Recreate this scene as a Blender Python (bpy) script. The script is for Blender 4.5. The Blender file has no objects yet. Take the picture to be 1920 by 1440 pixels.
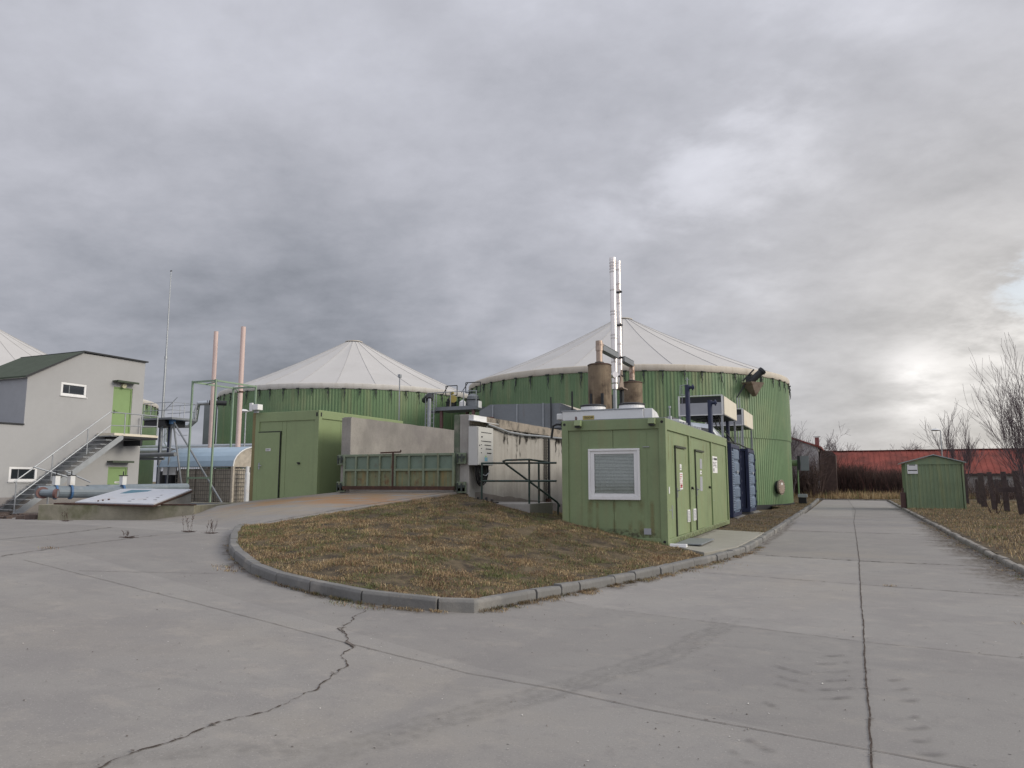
import bpy, bmesh, math, random
import numpy as np
from mathutils import Vector, Matrix, noise
from mathutils.geometry import delaunay_2d_cdt
random.seed(7); rng = np.random.default_rng(7)
R = math.radians
sc = bpy.context.scene
col = sc.collection
# ------------------------------------------------------------------ camera
EYE = 1.61
cam = bpy.data.cameras.new('camera'); cam.sensor_width = 36; cam.lens = 1400 / 1920 * 36
cam.clip_end = 3000; cam.clip_start = .05
co = bpy.data.objects.new('camera', cam); col.objects.link(co)
co.location = (0, 0, EYE); co.rotation_euler = (R(90 + 7.37), 0, R(24.06)); sc.camera = co
# ------------------------------------------------------------------ sky + sun
SUN_AZ, SUN_EL = R(38), R(24)          # azimuth measured from +Y towards +X
wd = bpy.data.worlds.new('World'); sc.world = wd; wd.use_nodes = True
def world():
    nt = wd.node_tree; N = nt.nodes; L = nt.links; N.clear()
    def n(t, **k):
        x = N.new(t)
        for a, b in k.items(): setattr(x, a, b)
        return x
    def m(op, a, b=None, c=None):
        x = n('ShaderNodeMath', operation=op)
        for i, v in enumerate((a, b, c)):
            if v is None: continue
            if isinstance(v, (int, float)): x.inputs[i].default_value = v
            else: L.new(v, x.inputs[i])
        return x.outputs[0]
    def mr(v, a, b, c, d, smooth=True):
        x = n('ShaderNodeMapRange'); x.interpolation_type = 'SMOOTHSTEP' if smooth else 'LINEAR'
        L.new(v, x.inputs[0])
        for i, q in enumerate((a, b, c, d)): x.inputs[i + 1].default_value = q
        return x.outputs[0]
    tc = n('ShaderNodeTexCoord'); sep = n('ShaderNodeSeparateXYZ'); L.new(tc.outputs['Generated'], sep.inputs[0])
    X, Y, Z = sep.outputs
    zz = m('ADD', m('MAXIMUM', Z, 0.0), .30)
    comb = n('ShaderNodeCombineXYZ'); L.new(m('DIVIDE', X, zz), comb.inputs[0]); L.new(m('DIVIDE', Y, zz), comb.inputs[1])
    def fbm(scale, detail, rough, rot, sx, sy, off, dist=.3):
        mp = n('ShaderNodeMapping'); mp.inputs['Rotation'].default_value = (0, 0, rot); mp.inputs['Scale'].default_value = (sx, sy, 1)
        mp.inputs['Location'].default_value = off
        L.new(comb.outputs[0], mp.inputs[0])
        t = n('ShaderNodeTexNoise'); t.inputs['Scale'].default_value = scale; t.inputs['Detail'].default_value = detail
        t.inputs['Roughness'].default_value = rough; t.inputs['Distortion'].default_value = dist
        L.new(mp.outputs[0], t.inputs['Vector']); return t.outputs['Fac']
    big = fbm(.95, 3, .5, R(30), 1, 1.25, (3.1, 1.2, 0), .3)
    med = fbm(2.9, 7, .55, R(-38), .95, 1.1, (7.3, 2.2, 0), .15)
    fine = fbm(7.0, 7, .62, R(-30), 1, 1.1, (1.3, 5.2, 0), .1)
    v = m('ADD', m('ADD', m('MULTIPLY', big, .36), m('MULTIPLY', med, .62)), m('MULTIPLY', fine, .36))
    v = m('SUBTRACT', v, .67)                                   # centred on 0
    # elevation: brighter overhead, grey in the middle, darker low bank on the left, warm glow low on the right
    def dirdot(az, el, pw):
        d = (math.sin(R(az)) * math.cos(R(el)), math.cos(R(az)) * math.cos(R(el)), math.sin(R(el)))
        x = n('ShaderNodeVectorMath', operation='DOT_PRODUCT'); x.inputs[1].default_value = d
        L.new(tc.outputs['Generated'], x.inputs[0])
        return m('POWER', m('MAXIMUM', x.outputs['Value'], 0.0), pw)
    base = m('ADD', .495, m('MULTIPLY', mr(Z, .18, .50, 0, 1), .07))
    base = m('ADD', base, m('MULTIPLY', mr(Z, .56, .95, 0, 1), .30))
    base = m('ADD', base, m('MULTIPLY', m('MULTIPLY', mr(Z, .56, .8, 0, 1), 1.0), .0))
    dark = dirdot(-40, 7, 34)
    base = m('SUBTRACT', base, m('MULTIPLY', dark, .19))
    glow = dirdot(12, 4, 16)
    base = m('ADD', base, m('MULTIPLY', glow, .09))
    side = dirdot(92, 24, 5.0)                                   # thin cloud towards the sun, right of the frame
    base = m('ADD', base, m('MULTIPLY', side, .95))
    back = dirdot(200, 25, 2.0)
    base = m('ADD', base, m('MULTIPLY', back, .22))
    lum = m('ADD', base, m('MULTIPLY', v, m('ADD', .52, m('MULTIPLY', glow, .20))))
    # two brighter rifts in the cloud
    rift = m('MULTIPLY', dirdot(4.7, 6.2, 1400), mr(med, .35, .6, .3, 1))
    rift2 = m('MULTIPLY', dirdot(11.5, 7.5, 260), mr(fine, .36, .62, .15, 1))
    rift3 = m('MULTIPLY', dirdot(-8, 26, 60), mr(med, .46, .66, 0, 1))
    lum = m('ADD', lum, m('ADD', m('MULTIPLY', rift, .55), m('MULTIPLY', rift2, .26)))
    lum = m('ADD', lum, m('MULTIPLY', rift3, .16))
    lum = m('MAXIMUM', lum, .12)
    # tint: thick cloud slate blue, thin cloud neutral, glow warm
    tint = n('ShaderNodeMix'); tint.data_type = 'RGBA'
    tint.inputs[6].default_value = (.90, .95, 1.085, 1); tint.inputs[7].default_value = (.95, .965, 1.07, 1)
    L.new(mr(lum, .22, .55, 0, 1), tint.inputs[0])
    warm = n('ShaderNodeMix'); warm.data_type = 'RGBA'
    warm.inputs[7].default_value = (1.04, 1.0, .955, 1)
    L.new(tint.outputs[2], warm.inputs[6]); L.new(m('MINIMUM', m('ADD', m('MULTIPLY', glow, 1.0), m('MULTIPLY', side, .5)), 1), warm.inputs[0])
    bgc = n('ShaderNodeBackground'); L.new(warm.outputs[2], bgc.inputs[0]); L.new(lum, bgc.inputs[1])
    sky = n('ShaderNodeTexSky'); sky.sky_type = 'NISHITA'; sky.sun_disc = False
    sky.sun_elevation = SUN_EL; sky.sun_rotation = SUN_AZ
    bgs = n('ShaderNodeBackground'); L.new(sky.outputs[0], bgs.inputs[0]); bgs.inputs[1].default_value = .1
    mix = n('ShaderNodeMixShader')
    # a small gap of blue towards the right edge
    L.new(mr(m('MULTIPLY', dirdot(11.5, 12.5, 700), mr(fine, .4, .6, .4, 1)), .3, .9, .97, .35), mix.inputs[0])
    L.new(bgs.outputs[0], mix.inputs[1]); L.new(bgc.outputs[0], mix.inputs[2])
    out = n('ShaderNodeOutputWorld'); L.new(mix.outputs[0], out.inputs[0])
world()
sd = bpy.data.lights.new('sun', 'SUN'); sd.energy = 2.0; sd.angle = R(22); sd.color = (1, .91, .76)
so = bpy.data.objects.new('sun', sd); col.objects.link(so)
dv = Vector((math.sin(SUN_AZ + R(42)) * math.cos(SUN_EL), math.cos(SUN_AZ + R(42)) * math.cos(SUN_EL), math.sin(SUN_EL)))
so.rotation_euler = dv.to_track_quat('Z', 'Y').to_euler()
sc.view_settings.view_transform = 'Standard'; sc.view_settings.look = 'None'
sc.view_settings.exposure = 0; sc.view_settings.gamma = 1

# ------------------------------------------------------------------ materials
MATS = {}
def mat(name, c, rough=.75, metal=0., var=.12, vs=3., c2=None, c2s=1.5, c2t=(.55, .7), streak=None, stk=(.5, .75), bump=0., bs=40., spec=.5, streak_scale=(5, 5, .35)):
    if name in MATS: return MATS[name]
    m = bpy.data.materials.new(name); m.use_nodes = True; MATS[name] = m
    nt = m.node_tree; N = nt.nodes; L = nt.links; b = N['Principled BSDF']
    b.inputs['Roughness'].default_value = rough; b.inputs['Metallic'].default_value = metal
    b.inputs['Specular IOR Level'].default_value = spec
    geo = N.new('ShaderNodeNewGeometry')
    def ns(scale, detail=5, vec=None, rough_=.6):
        t = N.new('ShaderNodeTexNoise'); t.inputs['Scale'].default_value = scale; t.inputs['Detail'].default_value = detail
        t.inputs['Roughness'].default_value = rough_
        L.new(vec if vec else geo.outputs['Position'], t.inputs['Vector']); return t.outputs['Fac']
    def rng_(v, a, b_, c_, d):
        x = N.new('ShaderNodeMapRange'); L.new(v, x.inputs[0])
        for i, q in enumerate((a, b_, c_, d)): x.inputs[i + 1].default_value = q
        return x.outputs[0]
    cur = N.new('ShaderNodeRGB'); cur.outputs[0].default_value = (*c, 1); cur = cur.outputs[0]
    def mixc(fac, a, colr):
        x = N.new('ShaderNodeMix'); x.data_type = 'RGBA'; L.new(fac, x.inputs[0]); L.new(a, x.inputs[6]); x.inputs[7].default_value = (*colr, 1)
        return x.outputs[2]
    if c2: cur = mixc(rng_(ns(c2s, 6), *c2t, 0, 1), cur, c2)
    if streak:
        mp = N.new('ShaderNodeMapping'); mp.inputs['Scale'].default_value = streak_scale; L.new(geo.outputs['Position'], mp.inputs[0])
        cur = mixc(rng_(ns(1, 5, mp.outputs[0]), *stk, 0, .85), cur, streak)
    if var:
        x = N.new('ShaderNodeMix'); x.data_type = 'RGBA'; x.blend_type = 'MULTIPLY'; x.inputs[0].default_value = 1
        L.new(cur, x.inputs[6])
        f = N.new('ShaderNodeMath'); f.operation = 'MULTIPLY'
        L.new(rng_(ns(vs, 4), .3, .7, 1 - var, 1 + var), f.inputs[0]); L.new(rng_(ns(vs * 13, 3), .3, .7, 1 - var * .5, 1 + var * .5), f.inputs[1])
        L.new(f.outputs[0], x.inputs[7]); cur = x.outputs[2]
    L.new(cur, b.inputs['Base Color'])
    if bump:
        bm = N.new('ShaderNodeBump'); bm.inputs['Strength'].default_value = bump; bm.inputs['Distance'].default_value = .01
        L.new(ns(bs, 4), bm.inputs['Height']); L.new(bm.outputs[0], b.inputs['Normal'])
    return m
M = {}
M['green'] = mat('container_green', (.200, .258, .132), .5, var=.07, vs=1.2, streak=(.215, .225, .115), stk=(.48, .8), c2=(.165, .212, .11), c2s=.9)
M['green2'] = mat('container_olive', (.215, .275, .135), .45, var=.06, vs=1.0, streak=(.19, .22, .11), stk=(.55, .85))
M['tank'] = mat('tank_green', (.124, .205, .098), .45, var=.10, vs=.5, c2=(.165, .232, .112), c2s=.35, streak=(.25, .255, .13), stk=(.50, .82), streak_scale=(1.6, 1.6, .10))
M['membrane'] = mat('tank_membrane', (.475, .465, .45), .6, var=.03, vs=.5, c2=(.43, .42, .40), c2s=.3, c2t=(.5, .8))
M['band'] = mat('membrane_band', (.50, .455, .385), .7, var=.08, vs=1.5, streak=(.38, .33, .26), stk=(.5, .8), streak_scale=(3, 3, .5))
M['render'] = mat('wall_render', (.355, .357, .360), .9, var=.03, vs=.6, c2=(.325, .325, .328), c2s=.35, c2t=(.48, .75), bump=.15, bs=90)
M['plinth'] = mat('plinth_render', (.25, .235, .23), .9, var=.08, bump=.2)
M['roofgreen'] = mat('roof_felt', (.075, .092, .070), .95, var=.10, vs=2.5, bump=.2, bs=120, spec=.2)
M['white'] = mat('white_plastic', (.72, .72, .72), .4, var=.04, vs=2, streak=(.55, .53, .48), stk=(.6, .9))
M['whitepaint'] = mat('white_sheet', (.66, .67, .67), .45, var=.05, vs=2, c2=(.55, .5, .42), c2s=1.2, c2t=(.6, .8))
M['cream'] = mat('stained_sheet', (.66, .61, .50), .5, var=.05, vs=2, c2=(.50, .34, .18), c2s=.9, c2t=(.58, .8))
M['steel'] = mat('stainless_steel', (.80, .76, .74), .36, 1., var=.05, vs=1.2, c2=(.66, .56, .50), c2s=.8)
M['duct'] = mat('aluminium_duct', (.45, .48, .50), .32, 1., var=.08, vs=3)
M['galv'] = mat('galvanised_steel', (.34, .36, .38), .5, .6, var=.10, vs=5)
M['greymetal'] = mat('grey_sheet', (.19, .205, .22), .5, .1, var=.10, vs=1, streak=(.15, .125, .11), stk=(.58, .85))
M['rusttank'] = mat('weathered_silencer', (.20, .15, .10), .75, .1, var=.15, vs=2, c2=(.075, .05, .032), c2s=1.6, c2t=(.45, .65), streak=(.27, .215, .145), stk=(.5, .75))
M['rustpipe'] = mat('scorched_pipe', (.42, .33, .27), .45, .7, var=.15, vs=4, c2=(.17, .09, .06), c2s=3.5)
M['rust'] = mat('rust', (.062, .032, .023), .9, 0, var=.25, vs=8, c2=(.11, .05, .026), c2s=6)
M['dark'] = mat('dark_steel', (.022, .024, .027), .5, .2, var=.1)
M['strap'] = mat('strap_grey', (.045, .055, .05), .6, .2, var=.3, vs=2)
M['seamgrey'] = mat('membrane_seam', (.40, .39, .375), .7, var=.1)
M['steelband'] = mat('steel_band', (.62, .58, .56), .4, 1., var=.05)
M['black'] = mat('black_rubber', (.012, .012, .013), .7, 0, var=.1)
M['blue'] = mat('container_blue', (.12, .165, .235), .55, var=.12, vs=3, c2=(.16, .195, .25), c2s=2.5)
M['navy'] = mat('navy_paint', (.014, .022, .060), .5, var=.12, vs=3)
M['pink'] = mat('chimney_pink', (.60, .46, .42), .6, var=.03, vs=2)
M['pinkbase'] = mat('chimney_base', (.50, .32, .21), .6, var=.05)
M['lightgreen'] = mat('frame_green', (.215, .30, .21), .55, var=.08)
M['railgreen'] = mat('rail_green', (.020, .042, .034), .5, var=.15, c2=(.06, .035, .022), c2s=4)
M['door'] = mat('door_green', (.20, .30, .125), .5, var=.04)
M['conc'] = mat('silo_concrete', (.29, .275, .25), .92, var=.13, vs=1.4, c2=(.19, .178, .17), c2s=.6, c2t=(.40, .62), streak=(.20, .19, .175), stk=(.46, .72), bump=.5, bs=25, streak_scale=(1.6, 1.6, .7))
M['conclight'] = mat('silo_limewash', (.36, .345, .32), .92, var=.08, vs=1.3, c2=(.27, .255, .235), c2s=.8, c2t=(.42, .64), streak=(.23, .215, .195), stk=(.47, .74), bump=.35, bs=22, streak_scale=(4, 4, .3))
M['cap'] = mat('weathered_coping', (.27, .235, .195), .95, var=.16, vs=4, c2=(.05, .048, .04), c2s=2.2, c2t=(.5, .66), bump=.6, bs=25)
M['damp'] = mat('damp_stain', (.17, .15, .135), .9, var=.15, vs=5, bump=.3)
M['algae'] = mat('algae_concrete', (.11, .135, .095), .92, var=.14, vs=4, c2=(.24, .225, .19), c2s=2.5, c2t=(.5, .75), bump=.5, bs=25)
M['pit'] = mat('pit_concrete', (.27, .25, .19), .95, var=.14, vs=2.5, c2=(.085, .095, .035), c2s=.7, c2t=(.50, .68), bump=.5, bs=25)
M['kerb'] = mat('kerb_concrete', (.160, .158, .152), .9, var=.14, vs=2.0, c2=(.235, .222, .20), c2s=1.0, streak=(.11, .10, .09), stk=(.58, .8), streak_scale=(9, 9, 2), bump=.5, bs=60)
M['oldkerb'] = mat('kerb_weathered', (.225, .21, .19), .95, var=.16, vs=3, c2=(.12, .105, .09), c2s=2.5, c2t=(.5, .68), bump=.6, bs=40)
M['slab'] = mat('slab_concrete', (.27, .26, .225), .92, var=.07, vs=2, bump=.3, bs=60)
M['glass'] = mat('window_glass', (.02, .025, .03), .08, 0, var=0, spec=.8)
M['blind'] = mat('blind_slat', (.40, .42, .40), .5, var=.05)
M['gate'] = mat('gate_green', (.175, .215, .150), .7, var=.10, vs=5, c2=(.13, .085, .05), c2s=3.2, c2t=(.58, .72), streak=(.17, .15, .08), stk=(.56, .75), streak_scale=(12, 12, .8))
M['gatelow'] = mat('gate_lower', (.155, .18, .105), .75, var=.12, vs=5, c2=(.10, .055, .03), c2s=4, c2t=(.54, .7), streak=(.22, .17, .07), stk=(.42, .66), streak_scale=(14, 14, .8))
M['gatetop'] = mat('gate_upper', (.150, .205, .160), .7, var=.09, vs=5, c2=(.12, .10, .07), c2s=3.2, c2t=(.60, .76))
M['ibc'] = mat('cistern_plastic', (.40, .36, .30), .7, var=.2, vs=5, c2=(.30, .25, .19), c2s=2)
M['wire'] = mat('cage_wire', (.17, .16, .145), .6, .3, var=.1)
M['lightblue'] = mat('blue_canopy', (.34, .45, .55), .5, var=.05, vs=1.5)
M['pipegrey'] = mat('pipe_grey', (.17, .205, .235), .55, .0, var=.12, vs=3, c2=(.26, .28, .29), c2s=2)
M['valveblue'] = mat('valve_blue', (.05, .13, .27), .5, var=.1)
M['redflange'] = mat('red_flange', (.14, .075, .07), .6, var=.15)
M['lid'] = mat('lid_sheet', (.50, .52, .56), .5, var=.06, vs=2, c2=(.40, .38, .38), c2s=2, c2t=(.55, .7))
M['lidblue'] = mat('lid_patch', (.06, .17, .24), .5, var=.06)
M['wood'] = mat('weathered_timber', (.070, .052, .050), .95, var=.25, vs=6, bump=.5, bs=40)
M['bark'] = mat('bark', (.115, .090, .098), .95, var=.2, vs=6)
M['barkdark'] = mat('twig_brown', (.070, .045, .038), .95, var=.3, vs=3)
M['bark2'] = mat('shoot_red', (.13, .06, .05), .95, var=.3, vs=3)
M['redroof'] = mat('red_roof', (.25, .070, .055), .85, var=.22, vs=.9, c2=(.13, .05, .042), c2s=.5, c2t=(.42, .66), spec=.2)
M['barnwall'] = mat('barn_wall', (.36, .35, .34), .9, var=.1, c2=(.28, .26, .25), c2s=.6)
M['shed'] = mat('shed_green', (.185, .245, .145), .5, var=.10, vs=1.2, streak=(.25, .27, .13), stk=(.48, .8))
M['shedroof'] = mat('shed_roof', (.30, .34, .33), .6, var=.1)
M['paper'] = mat('paper', (.70, .70, .70), .7, var=.02)
M['ink'] = mat('ink', (.05, .05, .06), .7, var=0)
M['greysign'] = mat('grey_sign', (.34, .35, .38), .5, var=.05)
M['redink'] = mat('red_ink', (.50, .12, .12), .6, var=.05)
M['yellow'] = mat('yellow_label', (.42, .34, .10), .5, var=.05)
M['cabinet'] = mat('cabinet_grey', (.50, .50, .48), .45, var=.03)
M['hatch'] = mat('hatch_brown', (.27, .215, .175), .7, var=.15, vs=6, c2=(.16, .10, .07), c2s=2)
M['earth'] = mat('bare_earth', (.125, .098, .06), .98, 0, var=.25, vs=1.5, c2=(.17, .14, .085), c2s=.8, bump=.6, bs=10, spec=.2)
M['thatch'] = mat('turf_soil', (.105, .082, .052), .98, 0, var=.35, vs=6, c2=(.05, .040, .030), c2s=2.6, c2t=(.46, .62), bump=.8, bs=30, spec=.2)
M['seam'] = mat('door_seam', (.045, .052, .035), .7, var=.1)
M['bandw'] = mat('membrane_band_white', (.52, .50, .465), .7, var=.06, vs=1.5, streak=(.40, .37, .32), stk=(.5, .8), streak_scale=(3, 3, .5))
M['crack'] = mat('joint_dirt', (.075, .060, .052), .98, var=.3, vs=20, spec=.1)
M['joint'] = mat('joint_sand', (.135, .118, .106), .98, var=.3, vs=20, spec=.1)

def concrete_mat(name, rust):
    m = bpy.data.materials.new(name); m.use_nodes = True
    nt = m.node_tree; N = nt.nodes; L = nt.links; b = N['Principled BSDF']; b.inputs['Roughness'].default_value = .9
    b.inputs['Specular IOR Level'].default_value = .3
    geo = N.new('ShaderNodeNewGeometry'); P = geo.outputs['Position']
    def ns(scale, detail=5, sx=1, sy=1, rot=0, r=.6):
        mp = N.new('ShaderNodeMapping'); mp.inputs['Scale'].default_value = (sx, sy, 1); mp.inputs['Rotation'].default_value = (0, 0, rot); L.new(P, mp.inputs[0])
        t = N.new('ShaderNodeTexNoise'); t.inputs['Scale'].default_value = scale; t.inputs['Detail'].default_value = detail; t.inputs['Roughness'].default_value = r
        L.new(mp.outputs[0], t.inputs['Vector']); return t.outputs['Fac']
    def rg(v, a, b_, c_, d):
        x = N.new('ShaderNodeMapRange'); x.interpolation_type = 'SMOOTHSTEP'; L.new(v, x.inputs[0])
        for i, q in enumerate((a, b_, c_, d)): x.inputs[i + 1].default_value = q
        return x.outputs[0]
    def mx(fac, a, c_):
        x = N.new('ShaderNodeMix'); x.data_type = 'RGBA'
        L.new(fac, x.inputs[0]); L.new(a, x.inputs[6]); x.inputs[7].default_value = (*c_, 1); return x.outputs[2]
    base = N.new('ShaderNodeRGB'); base.outputs[0].default_value = (.250, .240, .226, 1); c = base.outputs[0]
    c = mx(rg(ns(.35, 6), .42, .68, 0, .8), c, (.224, .212, .202))
    c = mx(rg(ns(.22, 5, 1, 1, .4), .50, .70, 0, .8), c, (.262, .242, .214))
    c = mx(rg(ns(1.3, 7, .45, 1.6, R(25)), .55, .75, 0, .6), c, (.195, .188, .182))
    c = mx(rg(ns(1.9, 6, 1.4, .6, R(60)), .60, .78, 0, .5), c, (.305, .288, .266))
    c = mx(rg(ns(.8, 7, 1, 1, .8, .7), .46, .62, 0, .55), c, (.205, .196, .190))
    c = mx(rg(ns(2.2, 7, 1, 1.3, 2.2, .7), .52, .66, 0, .45), c, (.30, .278, .25))
    c = mx(rg(ns(4.5, 6, 1, 1, 1.2, .7), .54, .68, 0, .4), c, (.19, .18, .172))
    c = mx(rg(ns(70, 3), .58, .70, 0, .65), c, (.36, .34, .32))
    c = mx(rg(ns(55, 3, 1, 1, 1.), .60, .72, 0, .6), c, (.16, .15, .14))
    c = mx(rg(ns(9, 6), .64, .78, 0, .4), c, (.20, .19, .18))
    vo = N.new('ShaderNodeTexVoronoi'); vo.inputs['Scale'].default_value = 2.6; L.new(P, vo.inputs['Vector'])
    c = mx(rg(vo.outputs['Distance'], .016, .024, .75, 0), c, (.60, .58, .54))
    vo2 = N.new('ShaderNodeTexVoronoi'); vo2.inputs['Scale'].default_value = 1.7; L.new(P, vo2.inputs['Vector'])
    c = mx(rg(vo2.outputs['Distance'], .014, .022, .8, 0), c, (.06, .055, .05))
    if not rust:
        sp_x = N.new('ShaderNodeSeparateXYZ'); L.new(P, sp_x.inputs[0])
        def mt(op, a, b_):
            x = N.new('ShaderNodeMath'); x.operation = op
            for i, v in enumerate((a, b_)):
                if isinstance(v, (int, float)): x.inputs[i].default_value = v
                else: L.new(v, x.inputs[i])
            return x.outputs[0]
        q = mt('ADD', sp_x.outputs[1], mt('MULTIPLY', sp_x.outputs[0], .27)); acc = mt('MULTIPLY', mt('GREATER_THAN', sp_x.outputs[0], .09), 7.3)
        for yj in (5.22, 8.57, 13.16, 16.95, 25.95, 37.2, 50.1): acc = mt('ADD', acc, mt('GREATER_THAN', q, yj))
        wn_ = N.new('ShaderNodeTexWhiteNoise'); wn_.noise_dimensions = '1D'; L.new(acc, wn_.inputs['W'])
        xx = N.new('ShaderNodeMix'); xx.data_type = 'RGBA'; xx.blend_type = 'MULTIPLY'; xx.inputs[0].default_value = 1; L.new(c, xx.inputs[6]); L.new(rg(wn_.outputs['Value'], 0, 1, .93, 1.07), xx.inputs[7]); c = xx.outputs[2]
    if rust:
        for (cx, cy, sx, sy, rot, s, cc) in ((-13.4, 16.6, 7.5, 2.8, .02, .7, (.30, .25, .185)), (-11.4, 16.4, 3.2, .9, -.05, .85, (.31, .17, .08)), (-14.4, 17.0, 3.6, .8, .02, .85, (.31, .185, .09)), (-11.2, 17.2, 2.4, .5, 0, .8, (.30, .20, .11))):
            mp = N.new('ShaderNodeMapping'); mp.vector_type = 'TEXTURE'; mp.inputs['Location'].default_value = (cx, cy, 1.1); mp.inputs['Rotation'].default_value = (0, 0, rot)
            mp.inputs['Scale'].default_value = (sx, sy, 3); L.new(P, mp.inputs[0])
            ln = N.new('ShaderNodeVectorMath'); ln.operation = 'LENGTH'; L.new(mp.outputs[0], ln.inputs[0])
            f = N.new('ShaderNodeMath'); f.operation = 'MULTIPLY'
            L.new(rg(ln.outputs['Value'], .25, 1.0, 1, 0), f.inputs[0]); L.new(rg(ns(1.6, 6, .5, 2.2, -.1), .34, .60, 0, s), f.inputs[1])
            c = mx(f.outputs[0], c, cc)
    L.new(c, b.inputs['Base Color'])
    bm = N.new('ShaderNodeBump'); bm.inputs['Strength'].default_value = .35; bm.inputs['Distance'].default_value = .006
    L.new(ns(38, 6), bm.inputs['Height']); L.new(bm.outputs[0], b.inputs['Normal'])
    return m
M['yard'] = concrete_mat('yard_concrete', False); M['ramp'] = concrete_mat('ramp_concrete', True)

def decal_mat(name, c, amt, sc_=6):
    m = bpy.data.materials.new(name); m.use_nodes = True
    nt = m.node_tree; N = nt.nodes; L = nt.links; b = N['Principled BSDF']; b.inputs['Base Color'].default_value = (*c, 1); b.inputs['Roughness'].default_value = .95
    b.inputs['Specular IOR Level'].default_value = .2
    uv = N.new('ShaderNodeUVMap'); s = N.new('ShaderNodeSeparateXYZ'); L.new(uv.outputs[0], s.inputs[0])
    def mm(op, a, b_):
        x = N.new('ShaderNodeMath'); x.operation = op
        for i, v in enumerate((a, b_)):
            if isinstance(v, (int, float)): x.inputs[i].default_value = v
            else: L.new(v, x.inputs[i])
        return x.outputs[0]
    # soft edges: 4v(1-v) and 4u(1-u)
    ev = mm('MULTIPLY', mm('MULTIPLY', s.outputs[1], 4), mm('SUBTRACT', 1, s.outputs[1]))
    eu = mm('MINIMUM', mm('MULTIPLY', mm('MULTIPLY', s.outputs[0], 8), mm('SUBTRACT', 1, s.outputs[0])), 1)
    t = N.new('ShaderNodeTexNoise'); t.inputs['Scale'].default_value = sc_; t.inputs['Detail'].default_value = 6
    g = N.new('ShaderNodeNewGeometry'); L.new(g.outputs['Position'], t.inputs['Vector'])
    mr = N.new('ShaderNodeMapRange'); L.new(t.outputs['Fac'], mr.inputs[0]); mr.inputs[1].default_value = .38; mr.inputs[2].default_value = .66; mr.inputs[3].default_value = 0; mr.inputs[4].default_value = amt
    L.new(mm('MULTIPLY', mm('MULTIPLY', ev, eu), mr.outputs[0]), b.inputs['Alpha'])
    return m
M['smear'] = decal_mat('tyre_smear', (.13, .125, .12), .20, 18)
M['tread'] = decal_mat('tyre_tread', (.12, .11, .11), .42, 10)
M['dirt_shade'] = decal_mat('gutter_dirt', (.12, .095, .07), .6, 14)  # dirt in the gutters; also paints contact shade on the container slab
M['blackstreak'] = decal_mat('black_streak', (.035, .032, .028), 1.2, 4)

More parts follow.
